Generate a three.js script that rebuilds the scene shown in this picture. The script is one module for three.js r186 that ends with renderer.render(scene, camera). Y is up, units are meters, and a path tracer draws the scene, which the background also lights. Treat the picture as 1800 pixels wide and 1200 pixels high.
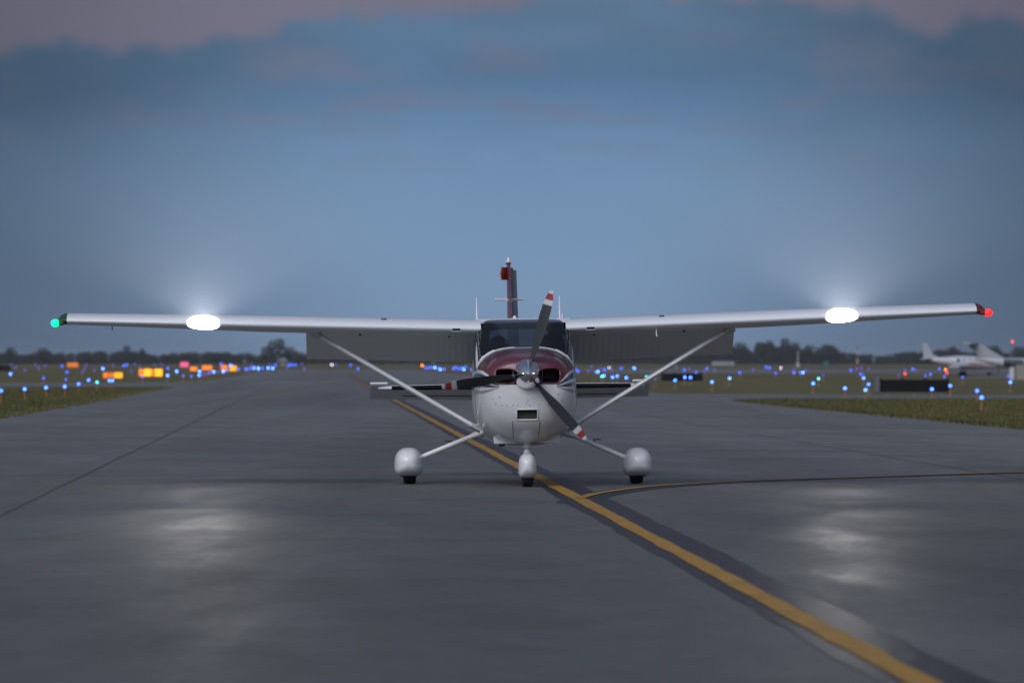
import * as THREE from 'three';
import { mergeGeometries, mergeVertices, toCreasedNormals } from 'three/addons/utils/BufferGeometryUtils.js';
import { RoundedBoxGeometry } from 'three/addons/geometries/RoundedBoxGeometry.js';
import { MarchingCubes } from 'three/addons/objects/MarchingCubes.js';

// ---------------------------------------------------------------- camera, sky, sun, exposure
const scene = new THREE.Scene();
const EYE = 1.46;                                             // eye height, metres
const camera = new THREE.PerspectiveCamera(6.868, 1.5, 0.5, 12000);
camera.filmGauge = 36; camera.aspect = 1.5; camera.updateProjectionMatrix();   // a 200 mm lens
camera.position.set(0, EYE, 67.3);
camera.lookAt(0, EYE + 0.0034 * 100, -32.7);
camera.focus = 66.6; camera.userData.fStop = 4;

const renderer = new THREE.WebGLRenderer();
renderer.toneMapping = THREE.LinearToneMapping;
renderer.toneMappingExposure = 1;
renderer.shadowMap.enabled = true;

function rng(seed) { let a = seed >>> 0; return () => { a = (a + 0x6D2B79F5) | 0; let t = Math.imul(a ^ (a >>> 15), 1 | a); t = (t + Math.imul(t ^ (t >>> 7), 61 | t)) ^ t; return ((t ^ (t >>> 14)) >>> 0) / 4294967296; }; }
function hash2(i, j, s) { let h = Math.imul(i, 374761393) + Math.imul(j, 668265263) + Math.imul(s, 2147483647); h = Math.imul(h ^ (h >>> 13), 1274126177); h ^= h >>> 16; return (h >>> 0) / 4294967296; }
function vnoise(x, y, s = 1, px = 0, py = 0) {                // value noise, periodic when px, py are given
  const i = Math.floor(x), j = Math.floor(y), fx = x - i, fy = y - j, u = fx * fx * fx * (fx * (fx * 6 - 15) + 10), v = fy * fy * fy * (fy * (fy * 6 - 15) + 10);
  const w = (a, p) => (p ? ((a % p) + p) % p : a);
  const a = hash2(w(i, px), w(j, py), s), b = hash2(w(i + 1, px), w(j, py), s), c = hash2(w(i, px), w(j + 1, py), s), d = hash2(w(i + 1, px), w(j + 1, py), s);
  return a + (b - a) * u + (c - a) * v + (a - b - c + d) * u * v;
}
function fbm(x, y, s, n = 4, px = 0, py = 0) { let t = 0, k = 0.5, m = 0; for (let o = 0; o < n; o++) { t += k * vnoise(x, y, s + o * 17, px, py); m += k; k *= 0.5; x *= 2; y *= 2; px *= 2; py *= 2; } return t / m; }
const clamp = (x, a = 0, b = 1) => Math.min(b, Math.max(a, x));
const ss = (a, b, x) => { const t = clamp((x - a) / (b - a)); return t * t * (3 - 2 * t); };
const lerp = (a, b, t) => a + (b - a) * t;
function table(xs, ys) {                                      // monotone piecewise cubic
  const n = xs.length, d = [], m = [];
  for (let i = 0; i < n - 1; i++) d[i] = (ys[i + 1] - ys[i]) / (xs[i + 1] - xs[i]);
  m[0] = d[0]; m[n - 1] = d[n - 2];
  for (let i = 1; i < n - 1; i++) m[i] = d[i - 1] * d[i] <= 0 ? 0 : 2 * d[i - 1] * d[i] / (d[i - 1] + d[i]);
  return (x) => {
    if (x <= xs[0]) return ys[0];
    if (x >= xs[n - 1]) return ys[n - 1];
    let i = 0; while (x > xs[i + 1]) i++;
    const h = xs[i + 1] - xs[i], t = (x - xs[i]) / h, a = t * t, b = a * t;
    return (2 * b - 3 * a + 1) * ys[i] + (b - 2 * a + t) * h * m[i] + (-2 * b + 3 * a) * ys[i + 1] + (b - a) * h * m[i + 1];
  };
}

// dusk sky: blue air, mauve cloud sheet higher up, fading evenly all round
const SUN = new THREE.Vector3(-0.40, 0.58, 0.72).normalize();
function makeSky() {
  const W = 4096, H = 2048, data = new Float32Array(W * H * 4);
  const up = [-90, 0, 0.5, 1.2, 2.0, 2.9, 4.5, 8, 20, 90];
  const R = table(up, [0.10, 0.175, 0.188, 0.178, 0.146, 0.082, 0.110, 0.150, 0.150, 0.15]);
  const G = table(up, [0.11, 0.26, 0.288, 0.286, 0.260, 0.172, 0.165, 0.195, 0.200, 0.21]);
  const B = table(up, [0.14, 0.40, 0.440, 0.446, 0.425, 0.300, 0.265, 0.290, 0.305, 0.34]);
  const edge = table([-5.2, -3.6, -3.1, -2.1, -1.2, -0.3, 0.3, 1.4, 2.3, 3.6, 5.2], [3.10, 3.14, 3.19, 3.36, 3.47, 3.60, 3.80, 3.78, 3.60, 3.46, 3.32]);
  const sunAz = Math.atan2(SUN.z, SUN.x);
  for (let j = 0; j < H; j++) {
    const e = (j + 0.5) / H * 180 - 90;
    const c = [R(e), G(e), B(e)];
    for (let i = 0; i < W; i++) {
      const az = (i + 0.5) / W * 2 * Math.PI - Math.PI;        // atan2(z, x)
      let a = (az + Math.PI / 2) * 180 / Math.PI; if (a > 180) a -= 360;
      let r = c[0], g = c[1], b = c[2];
      if (e > 0) {
        const side = 1 - 0.56 * ss(0.6, 5.8, Math.abs(a)); r *= side; g *= side; b *= side;
        if (e < 40) {
          const n1 = fbm(a * 1.5 + 40, e * 4.2, 5, 5, 540), n2 = fbm(a * 0.55, e * 3.4 + 7, 23, 4, 198), far = ss(5, 9, Math.abs(a));
          const ed = lerp(edge(a), 3.35, far) + 0.62 * (0.5 - n1) + 0.24 * (0.5 - n2) + 0.10 * (0.5 - fbm(a * 6 + 3, e * 11, 45, 3, 2160));
          let m = ss(-0.03, 0.06, e - ed);                    // upper mauve sheet
          m *= 1 - 0.75 * ss(8, 30, e);
          const side = 1 - 0.30 * ss(2.0, 6.0, Math.abs(a)), mr = 0.158 * side, mg = 0.148 * side, mb = 0.205 * side;
          // thin mauve streaks in the blue
          let st = ss(0.50, 0.70, 0.75 * fbm(a * 0.85 + 9, e * 6.5 + 2, 61, 5, 306) + 0.25 * fbm(a * 4 + 9, e * 10 + 2, 67, 3, 1440)) * ss(1.7, 2.3, e) * (1 - ss(3.0, 3.5, e)) * 0.46 * (0.55 + 0.45 * (1 - ss(2.0, 5.0, Math.abs(a))));
          const k = Math.max(m * 0.9, st);
          const dk = 1 - 0.09 * ss(0.42, 0.66, fbm(a * 0.7 + 3, e * 3.1, 91, 4, 252)) * ss(1.6, 2.6, e) * (1 - ss(10, 30, e));
          r = lerp(r * dk, mr, k); g = lerp(g * dk, mg, k); b = lerp(b * dk, mb, k);
          const soft = 1 - 0.05 * (fbm(a * 0.3 + 70, e * 1.1, 33, 3, 108) - 0.5) * 2;
          r *= soft; g *= soft; b *= soft;
        }
      }
      if (e > 0) { // the bright western sky, behind the camera
        const er = e * Math.PI / 180, cosA = Math.cos(er) * Math.cos(az - sunAz) * Math.cos(0.66) + Math.sin(er) * Math.sin(0.66), ang = Math.acos(clamp(cosA, -1, 1)), k = Math.exp(-((ang / 0.80) ** 2)) * ss(-2, 22, e);
        r += 0.67 * k; g += 0.85 * k; b += 1.18 * k;
      }
      const o = (j * W + i) * 4; data[o] = r; data[o + 1] = g; data[o + 2] = b; data[o + 3] = 1;
    }
  }
  const t = new THREE.DataTexture(data, W, H, THREE.RGBAFormat, THREE.FloatType);
  t.mapping = THREE.EquirectangularReflectionMapping; t.magFilter = THREE.LinearFilter; t.minFilter = THREE.LinearFilter; t.needsUpdate = true;
  return t;
}
const sky = makeSky();
scene.background = sky; scene.environment = sky;
const sun = new THREE.DirectionalLight(new THREE.Color(1.0, 0.92, 0.83), 1.32);
sun.name = 'evening_sun'; sun.position.copy(SUN).multiplyScalar(120); sun.castShadow = true; sun.shadow.radius = 70;
Object.assign(sun.shadow.camera, { left: -30, right: 30, top: 30, bottom: -30, near: 1, far: 400 });
scene.add(sun);
scene.fog = new THREE.FogExp2(new THREE.Color(0.80, 0.87, 0.97), 0.00006);

// ---------------------------------------------------------------- helpers
const used = new Map();
function numbered(name) { const n = used.get(name) || 0; used.set(name, n + 1); return n ? `${name}_${String(n).padStart(3, '0')}` : name; }
function shade(o) { o.traverse((q) => { if (q.isMesh) { q.castShadow = true; q.receiveShadow = true; } }); return o; }
function tag(o, label, category, group) { Object.assign(o.userData, { label, category }); if (group) o.userData.group = group; return o; }
function base(name, pos, turn = 0) { const o = new THREE.Group(); o.name = numbered(name); o.position.set(...pos); o.rotation.y = turn; scene.add(o); return o; }
function part(name, geo, m, parent, label) { const o = new THREE.Mesh(Array.isArray(geo) ? merge(geo) : geo, m); o.name = name; parent.add(o); if (label) o.userData.label = label; shade(o); return o; }
function struct(name, geo, m) { const o = part(name, geo, m, scene); o.name = numbered(name); o.userData.kind = 'structure'; return o; }
function merge(list) { return mergeGeometries(list.map((g) => { const q = g.index ? g.toNonIndexed() : g; for (const k of Object.keys(q.attributes)) if (!['position', 'normal'].includes(k)) q.deleteAttribute(k); return q; })); }
const rgb = (r, g, b) => new THREE.Color().setRGB(r, g, b);
const std = (c, roughness = 0.6, metalness = 0, more = {}) => new THREE.MeshStandardMaterial({ color: rgb(...c), roughness, metalness, ...more });
const phys = (c, roughness, more = {}) => new THREE.MeshPhysicalMaterial({ color: rgb(...c), roughness, ...more });
// a surface from a function of two parameters; u may close on itself; mask drops quads; colour paints vertices
function surf(nu, nv, fn, { closed = false, mask, color, flip = false } = {}) {
  const pos = [], col = [], idx = [], cols = closed ? nu : nu + 1;
  for (let j = 0; j <= nv; j++) for (let i = 0; i < cols; i++) { const p = fn(i / nu, j / nv); pos.push(...p); if (color) col.push(...color(p[0], p[1], p[2])); }
  for (let j = 0; j < nv; j++) for (let i = 0; i < nu; i++) {
    const i1 = closed ? (i + 1) % nu : i + 1, a = j * cols + i, b = j * cols + i1, c = (j + 1) * cols + i1, d = (j + 1) * cols + i;
    if (mask) { const q = [0, 1, 2].map((k) => (pos[a * 3 + k] + pos[b * 3 + k] + pos[c * 3 + k] + pos[d * 3 + k]) / 4); if (!mask(...q)) continue; }
    if (flip) idx.push(a, c, b, a, d, c); else idx.push(a, b, c, a, c, d);
  }
  const g = new THREE.BufferGeometry();
  g.setAttribute('position', new THREE.Float32BufferAttribute(pos, 3));
  if (color) g.setAttribute('color', new THREE.Float32BufferAttribute(col, 3));
  g.setIndex(idx); g.computeVertexNormals();
  return g;
}
function tube(points, r, n = 10, seg = 0) { const c = new THREE.CatmullRomCurve3(points.map((p) => new THREE.Vector3(...p)), false, 'centripetal'); return new THREE.TubeGeometry(c, seg || Math.max(2, (points.length - 1) * 6), r, n); }
function bar(a, b, r0, r1 = r0, n = 12, squash = 1) {        // tapered round bar; squash flattens it along z
  const A = new THREE.Vector3(...a), B = new THREE.Vector3(...b), L = A.distanceTo(B), g = new THREE.CylinderGeometry(r1, r0, L, n, 1);
  g.scale(1, 1, squash); g.translate(0, L / 2, 0);
  g.applyQuaternion(new THREE.Quaternion().setFromUnitVectors(new THREE.Vector3(0, 1, 0), B.clone().sub(A).normalize())); g.translate(...a); return g;
}
function box(w, h, d, x = 0, y = 0, z = 0, r = 0) { const g = r ? new RoundedBoxGeometry(w, h, d, 3, r) : new THREE.BoxGeometry(w, h, d); g.translate(x, y, z); return g; }
function gridTex(n, fn, srgb = false) {
  const d = new Uint8Array(n * n * 4);
  for (let j = 0; j < n; j++) for (let i = 0; i < n; i++) { const c = fn(i / n, j / n), o = (j * n + i) * 4; for (let k = 0; k < 3; k++) d[o + k] = clamp(Array.isArray(c) ? c[k] : c) * 255; d[o + 3] = 255; }
  const t = new THREE.DataTexture(d, n, n); t.wrapS = t.wrapT = THREE.RepeatWrapping; t.magFilter = t.minFilter = THREE.LinearFilter; if (srgb) t.colorSpace = THREE.SRGBColorSpace; t.needsUpdate = true; return t;
}
const Zd = (d) => 67.3 - d;                                  // distance from the eye -> world z
const centreX = (d) => 2.72 - 0.0336 * d;                    // taxiway centreline

// ---------------------------------------------------------------- ground
const concreteTint = gridTex(1024, (u, v) => 0.66 + 0.36 * (0.45 * fbm(u * 14, v * 3, 3, 4, 14, 3) + 0.35 * fbm(u * 40, v * 40, 8, 3, 40, 40) + 0.2 * vnoise(u * 256, v * 256, 4, 256, 256)), true);
const concreteRough = gridTex(1024, (u, v) => 0.34 + 0.34 * fbm(u * 14, v * 2, 13, 5, 14, 2) + 0.22 * fbm(u * 4, v * 3, 19, 4, 4, 3) + 0.10 * vnoise(u * 200, v * 200, 6, 200, 200));
const concreteBump = gridTex(1024, (u, v) => 0.45 * fbm(u * 30, v * 10, 31, 3, 30, 10) + 0.25 * vnoise(u * 220, v * 256, 41, 220, 256) + 0.3 * fbm(u * 9, v * 9, 43, 3, 9, 9));
const M = {
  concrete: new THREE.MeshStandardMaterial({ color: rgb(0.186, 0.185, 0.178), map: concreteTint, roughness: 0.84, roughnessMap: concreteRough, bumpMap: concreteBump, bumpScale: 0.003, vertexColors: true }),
  seal: new THREE.MeshPhysicalMaterial({ color: rgb(0.016, 0.018, 0.022), specularIntensity: 0.4, roughness: 0.42, bumpMap: concreteBump, bumpScale: 0.008 }),
  yellow: new THREE.MeshStandardMaterial({ color: rgb(0.52, 0.27, 0.03), map: concreteTint, roughness: 0.62, bumpMap: concreteBump, bumpScale: 0.006 }),
  crack: std([0.06, 0.06, 0.065], 0.9),
  grassBase: new THREE.MeshStandardMaterial({ color: rgb(0.122, 0.112, 0.042), roughness: 1, map: gridTex(512, (u, v) => { const a = fbm(u * 5, v * 9, 71, 5, 5, 9), b = vnoise(u * 128, v * 128, 9, 128, 128), c = 0.55 + 0.5 * a + 0.18 * b; return [c, c * (0.86 + 0.2 * a), c * 0.8]; }, true) }),
};
function flat(poly, y, tile, m, name, cells) {               // polygon [X, d] -> sheet with uv in metres
  const s = new THREE.Shape(poly.map(([x, d]) => new THREE.Vector2(x, d))), g = new THREE.ShapeGeometry(s);
  const p = g.attributes.position, uv = [];
  for (let i = 0; i < p.count; i++) { const x = p.getX(i), d = p.getY(i); p.setXYZ(i, x, y, Zd(d)); uv.push(x / tile, d / tile); }
  g.setAttribute('uv', new THREE.Float32BufferAttribute(uv, 2));
  if (cells) g.setAttribute('color', new THREE.Float32BufferAttribute(new Array(p.count * 3).fill(1), 3));
  g.computeVertexNormals();
  return struct(name, g, m);
}
flat([[-3000, -600], [3000, -600], [3000, 8000], [-3000, 8000]], -0.025, 18, M.grassBase, 'grass_ground');
{ // main taxiway: a grid along its own direction, so that tone can wander
  const L = -40, E = 960, nu = 44, nv = 500, pos = [], uv = [], col = [], idx = [];
  for (let j = 0; j <= nv; j++) for (let i = 0; i <= nu; i++) {
    const t = j / nv, d = L + (E - L) * (0.35 * t + 0.65 * t * t * t), w = -11.1 + i / nu * 23.6, x = centreX(d) + w;
    pos.push(x, 0, Zd(d)); uv.push(x / 9, d / 9);
    const n = fbm(w * 0.35 + 20, d * 0.02, 51, 4), n2 = fbm(w * 0.8, d * 0.006, 57, 3), n3 = fbm(w * 0.1, d * 0.16, 59, 3), lane = Math.exp(-((w + 2.2) ** 2) / 3) + Math.exp(-((w - 2.2) ** 2) / 3), slab = hash2(Math.floor((w + 5.7) / 5.7), Math.floor(d / 7.6), 77);
    const paintedSheen = lerp(0.74, 1.18, ss(-0.1, 1.1, (d - 44) / 70 + 0.7 * (fbm(w * 0.25 + 5, d * 0.03, 63, 3) - 0.5)));  // grazing sheen painted into the concrete colour: dark near the eye, paler far off
    const k = paintedSheen * clamp(0.86 + 0.34 * (n - 0.5) + 0.16 * (n2 - 0.5) + 0.22 * (n3 - 0.5) - 0.10 * lane * (0.6 + 0.8 * n2) + 0.07 * (slab - 0.5), 0.5, 1.1);
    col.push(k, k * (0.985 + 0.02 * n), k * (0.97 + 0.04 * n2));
  }
  for (let j = 0; j < nv; j++) for (let i = 0; i < nu; i++) { const a = j * (nu + 1) + i, b = a + 1, c = b + nu + 1, e = a + nu + 1; idx.push(a, b, c, a, c, e); }
  const g = new THREE.BufferGeometry();
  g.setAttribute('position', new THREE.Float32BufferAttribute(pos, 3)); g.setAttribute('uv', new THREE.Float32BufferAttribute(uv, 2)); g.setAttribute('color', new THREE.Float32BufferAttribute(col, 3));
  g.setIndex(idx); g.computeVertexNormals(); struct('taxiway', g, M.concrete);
}
const rEdge = (d) => centreX(d) + 12.5, lEdge = (d) => centreX(d) - 11.1;
flat([[rEdge(212) - 0.4, 212], [rEdge(214) + 3, 215.5], [rEdge(218) + 14, 218], [260, 217], [260, 243], [rEdge(246) + 10, 245], [rEdge(254), 256], [rEdge(254) - 0.4, 256]], -0.006, 9, M.concrete, 'crossing_taxiway', true);
flat([[lEdge(300) + 0.4, 300], [lEdge(304) - 2, 306], [lEdge(310) - 9, 312], [-260, 318], [-260, 372], [lEdge(380) - 6, 384], [lEdge(395) + 0.4, 400]], -0.006, 9, M.concrete, 'crossing_taxiway', true);
flat([[10, 640], [900, 620], [900, 1010], [10, 1020]], -0.008, 9, M.concrete, 'runway', true);
flat([[36, 470], [400, 455], [400, 590], [50, 585]], -0.01, 9, M.concrete, 'parking_apron', true);

function ribbon(pts, w0, w1, y, m, name, tile = 3, parent, rag = 0, seed = 1) {     // strip along [X, d] points, w0 to the left, w1 to the right
  const pos = [], uv = [], idx = [], q = new THREE.CatmullRomCurve3(pts.map(([x, d]) => new THREE.Vector3(x, 0, Zd(d))), false, 'centripetal'), n = Math.min(900, Math.max(8, Math.ceil(q.getLength() / 0.4)));
  const at = q.getSpacedPoints(n);
  for (let i = 0; i <= n; i++) {
    const a = at[Math.max(0, i - 1)], b = at[Math.min(n, i + 1)], t = b.clone().sub(a).normalize(), side = new THREE.Vector3(-t.z, 0, t.x);
    const j0 = rag * (fbm(i * 0.55, 3, seed, 3) - 0.5) * 2, j1 = rag * (fbm(i * 0.55, 9, seed + 5, 3) - 0.5) * 2, p = at[i];
    for (const w of [-w0 + j0, w1 + j1]) { const x = p.x + side.x * w, z = p.z + side.z * w; pos.push(x, y, z); uv.push(x / tile, z / tile); }
    if (i < n) { const k = i * 2; idx.push(k, k + 1, k + 3, k, k + 3, k + 2); }
  }
  const g = new THREE.BufferGeometry();
  g.setAttribute('position', new THREE.Float32BufferAttribute(pos, 3)); g.setAttribute('uv', new THREE.Float32BufferAttribute(uv, 2)); g.setIndex(idx); g.computeVertexNormals();
  return struct(name, g, m);
}
const line = []; for (let d = 8; d <= 700; d += d < 120 ? 8 : 40) line.push([centreX(d), d]);
const bend = [[0.70, 60.0], [0.96, 62.4], [1.58, 65.6], [2.75, 68.7], [4.27, 71.0], [6.77, 74.4], [14, 82], [30, 96]];
ribbon(line, 0.19, 0.32, 0.004, M.seal, 'line_border', 3, null, 0.035, 3);
ribbon([[0.62, 58.4], ...bend], 0.17, 0.26, 0.005, M.seal, 'line_border', 3, null, 0.02, 5);
ribbon(line, 0.078, 0.078, 0.009, M.yellow, 'centre_line', 2.2, null, 0.02, 7);
ribbon(bend, 0.055, 0.055, 0.013, M.yellow, 'turn_line', 2.2, null, 0.012, 9);
// joints between the concrete slabs
for (const [off, w] of [[-5.75, 0.022], [5.9, 0.012]]) { const p = []; for (let d = 6; d < 420; d += d < 100 ? 4 : 20) p.push([centreX(d) + off + 0.02 * (hash2(d | 0, 3, 8) - 0.5), d]); ribbon(p, w, w, 0.003, M.crack, 'slab_joint', 3, null, 0.012, 21); }
for (const [d, x0, x1, w] of [[92, 1.2, 11.8, 0.10], [72.5, -8, 12, 0.05], [54, -9, -0.8, 0.035], [46.5, -8, 0, 0.03], [38, -8, 0.8, 0.02], [136, -12, 10, 0.12]]) ribbon([[x0, d], [(x0 + x1) / 2, d + 0.05], [x1, d - 0.1]], w / 2, w / 2, 0.0025, M.crack, 'slab_joint', 3, null, 0.008, d | 0);

// grass tufts along the pavement edges
{
  const R = rng(5), blade = [];
  for (let i = 0; i < 9; i++) { const a = R() * 6.28, h = 0.03 + R() * 0.05, x = (R() - 0.5) * 0.22, z = (R() - 0.5) * 0.22, w = 0.012, l = 0.05 * R(); blade.push([x - w * Math.cos(a), 0, z - w * Math.sin(a), x + w * Math.cos(a), 0, z + w * Math.sin(a), x + l * Math.sin(a), h, z + l * Math.cos(a)]); }
  const g = new THREE.BufferGeometry(); g.setAttribute('position', new THREE.Float32BufferAttribute(blade.flat(), 3)); g.computeVertexNormals();
  const N = 60000, im = new THREE.InstancedMesh(g, new THREE.MeshStandardMaterial({ color: rgb(1, 1, 1), roughness: 1, side: THREE.DoubleSide }), N), m = new THREE.Matrix4(), q = new THREE.Quaternion(), Y = new THREE.Vector3(0, 1, 0), c = new THREE.Color();
  for (let i = 0; i < N; i++) {
    const right = R() < 0.55; let d, x, off = Math.pow(R(), 1.6) * (right ? 16 : 14);
    if (right) { d = 100 + R() * 112; x = rEdge(d) + off - 0.35 * R() * R(); if (d > 205) x += (d - 205) * 0.3; } else { d = 110 + R() * 196; x = lEdge(d) - off + 0.35 * R() * R(); }
    const s = 0.7 + R() * 1.1, dry = fbm(x * 0.25, d * 0.08, 87, 3);
    m.compose(new THREE.Vector3(x, -0.02, Zd(d)), q.setFromAxisAngle(Y, R() * 6.28), new THREE.Vector3(s * 1.6, s, s * 1.6)); im.setMatrixAt(i, m);
    im.setColorAt(i, c.setRGB(lerp(0.085, 0.145, dry), lerp(0.094, 0.124, dry), lerp(0.032, 0.044, dry)));
  }
  im.name = 'grass'; im.userData = { kind: 'stuff', label: 'short dry grass growing along the taxiway edges', category: 'grass' }; im.receiveShadow = true; scene.add(im);
}

// ---------------------------------------------------------------- trees far behind
const bark = std([0.06, 0.05, 0.04], 0.95);
const leafMats = [[0.026, 0.034, 0.020], [0.034, 0.038, 0.021], [0.020, 0.028, 0.020]].map((c) => std(c, 0.95, 0, { side: THREE.DoubleSide }));
function crownGeo(seed, n, tall) {                           // leaf clumps in a unit crown 1 high, 1 wide
  const R = rng(seed), pos = [], lobes = [];
  for (let i = 0; i < 7; i++) { const h = 0.22 + 0.66 * i / 6, r = (tall ? 0.30 : 0.42) * Math.sin(Math.PI * Math.min(0.97, 0.25 + 0.72 * (1 - Math.abs(h - 0.42) * (tall ? 1.1 : 1.35)))) * 0.8; lobes.push([(R() - 0.5) * 0.5 * (1.1 - h), h, (R() - 0.5) * 0.5 * (1.1 - h), 0.12 + r * 0.55]); }
  for (let i = 0; i < n; i++) {
    const l = lobes[Math.floor(R() * 7)], a = R() * 6.283, b = Math.acos(2 * R() - 1), rr = l[3] * Math.cbrt(0.25 + 0.75 * R());
    const x = l[0] + rr * Math.sin(b) * Math.cos(a), y = clamp(l[1] + rr * Math.cos(b) * 0.85, 0.1, 1), z = l[2] + rr * Math.sin(b) * Math.sin(a), s = 0.018 + R() * 0.03, t = R() * 6.28, u = R() * 6.28;
    const e1 = [s * Math.cos(t), s * Math.sin(u), s * Math.sin(t)], e2 = [-s * Math.sin(t) * 0.6, s * Math.cos(u), s * Math.cos(t) * 0.6];
    const P = (k, m) => [x + k * e1[0] + m * e2[0], y + k * e1[1] + m * e2[1], z + k * e1[2] + m * e2[2]];
    pos.push(...P(-1, 0), ...P(0, -0.7), ...P(1, 0), ...P(-1, 0), ...P(1, 0), ...P(0, 0.7));
  }
  const g = new THREE.BufferGeometry(); g.setAttribute('position', new THREE.Float32BufferAttribute(pos, 3)); g.computeVertexNormals(); return g;
}
const crowns = [crownGeo(1, 900, false), crownGeo(2, 900, true), crownGeo(3, 900, false), crownGeo(4, 900, true)];
const trunkGeo = merge([bar([0, 0, 0], [0.01, 0.5, 0], 0.028, 0.016, 8), bar([0.01, 0.42, 0], [0.14, 0.7, 0.05], 0.012, 0.005, 6), bar([0.01, 0.4, 0], [-0.13, 0.66, -0.06], 0.012, 0.005, 6), bar([0.01, 0.48, 0], [0.03, 0.85, 0], 0.015, 0.005, 6)]);
function tree(px, top, d, wide, kind, label) {
  const h = (634 - top) / 1e4 * d + EYE + 0.3, t = base('tree', [(px - 900) / 1e4 * d, -0.1, Zd(d)], px * 1.7);
  const k = part('trunk', trunkGeo, bark, t), c = part('crown', crowns[kind % 4], leafMats[kind % 3], t);
  k.scale.set(h * 0.9, h, h * 0.9); c.scale.set(h * wide, h, h * wide); return tag(t, label, 'tree', 'taller trees in the far tree line');
}
{
  const sky1 = table([-400, -60, 0, 17, 32, 60, 75, 92, 130, 180, 205, 222, 237, 250, 264, 300, 370, 430, 452, 520, 560, 800, 1280, 1300, 1312, 1324, 1335, 1353, 1379, 1397, 1412, 1421, 1447, 1459, 1468, 1490, 1515, 1560, 1595, 1625, 1650, 1675, 1700, 1745, 1770, 1800, 1900, 2200],
    [618, 620, 619, 614, 623, 618, 615, 621, 619, 618, 619, 613, 618, 617, 622, 620, 619, 619, 624, 616, 625, 622, 611, 608, 610, 621, 606, 604, 603, 607, 616, 610, 611, 609, 615, 620, 622, 621, 617, 618, 616, 612, 618, 612, 618, 613, 616, 618]);
  const R = rng(31);
  for (let k = 0; k < 2; k++) {
    const N = 700, im = new THREE.InstancedMesh(crowns[k * 2], leafMats[k], N), m = new THREE.Matrix4(), q = new THREE.Quaternion();
    for (let i = 0; i < N; i++) {
      const px = -400 + 2600 * R(), d = 2350 + 500 * R() * R() + (R() < 0.3 ? 250 : 0), h = Math.max(2.2, ((634 - sky1(px)) / 1e4 * d + EYE) * (0.62 + 0.42 * R()));
      m.compose(new THREE.Vector3((px - 900) / 1e4 * d, -0.15 * h - 0.3, Zd(d)), q.setFromAxisAngle(new THREE.Vector3(0, 1, 0), R() * 6.28), new THREE.Vector3(h * (0.8 + 0.6 * R()), h * 1.18, h * (0.8 + 0.6 * R())));
      im.setMatrixAt(i, m);
    }
    im.name = numbered('woodland'); im.userData = { kind: 'stuff', label: k ? 'lighter bushes mixed into the far tree line' : 'dark wood along the far edge of the airfield', category: 'woodland' }; scene.add(im);
  }
  [[17, 612, 0.9, 0, 'rounded dark tree in the tree line at the left edge of the picture'], [75, 613.5, 1.1, 2, 'broad low tree below the green wing tip light'], [222, 609, 0.9, 1, 'pointed tree between green wing tip light and left landing light'], [250, 614, 0.8, 3, 'small pointed tree just right of the pointed tree left of the landing light'],
    [478, 600, 0.8, 1, 'left tree of the tall pair behind the left flap end'], [491, 597, 0.85, 3, 'right and tallest tree of the tall pair behind the left flap end'], [468, 611, 1.2, 0, 'wide tree at the left foot of the tall pair'], [507, 611, 1.2, 2, 'wide tree at the right foot of the tall pair'],
    [1301, 604, 1.0, 2, 'dark tree directly right of the right flap end'], [1337, 603, 0.8, 0, 'tree right of the narrow gap in the right tree line'], [1353, 600, 0.7, 1, 'narrow tree left of the highest tree in the right tree line'], [1379, 596.5, 0.8, 3, 'highest tree in the right tree line'], [1396, 604, 0.9, 0, 'tree right of the highest tree in the right tree line'],
    [1423, 608, 0.9, 2, 'first tree right of the second gap, left of the right landing light'], [1456, 607, 1.2, 0, 'broad tree just below left of the right landing light'], [1676, 609.5, 0.7, 1, 'pointed tree behind the fuselage of the parked low wing airplane'], [1747, 609, 1.1, 2, 'round tree behind the slanted tail of the parked airplane'], [1791, 611, 1.2, 0, 'dark tree behind the beige shelter at the right edge']]
    .forEach(([px, top, w, k, l], i) => tree(px, top, 2300 + (i * 37) % 110, w, k, l));
}

// ---------------------------------------------------------------- the airplane
const WHITE = [0.76, 0.77, 0.78], RED = [0.105, 0.005, 0.016], NAVY = [0.035, 0.035, 0.06], GREY = [0.30, 0.30, 0.32];
const paint = phys([1, 1, 1], 0.38, { vertexColors: true, clearcoat: 0.75, clearcoatRoughness: 0.10 });
const whitePaint = phys(WHITE, 0.38, { clearcoat: 0.7, clearcoatRoughness: 0.12 });
const redPaint = phys(RED, 0.35, { clearcoat: 0.8, clearcoatRoughness: 0.08 });
const greyPaint = phys([0.42, 0.42, 0.43], 0.5);
const blackRubber = std([0.012, 0.012, 0.013], 0.75), darkMetal = std([0.04, 0.04, 0.042], 0.5), dark = std([0.01, 0.01, 0.011], 0.9), lining = std([0.035, 0.035, 0.04], 0.95);
const chrome = std([0.86, 0.86, 0.88], 0.10, 1), steel = std([0.5, 0.5, 0.52], 0.3, 1);
const glassMat = phys([0.27, 0.29, 0.32], 0.04, { transmission: 1, thickness: 0, ior: 1.5 });
const plane = base('propeller_airplane', [0.142, 0, 0]);
plane.rotation.set(0, 0.028, 0.0113, 'ZYX');
tag(plane, 'white and crimson high wing airplane taxiing head on with both landing lights on', 'airplane');

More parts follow.
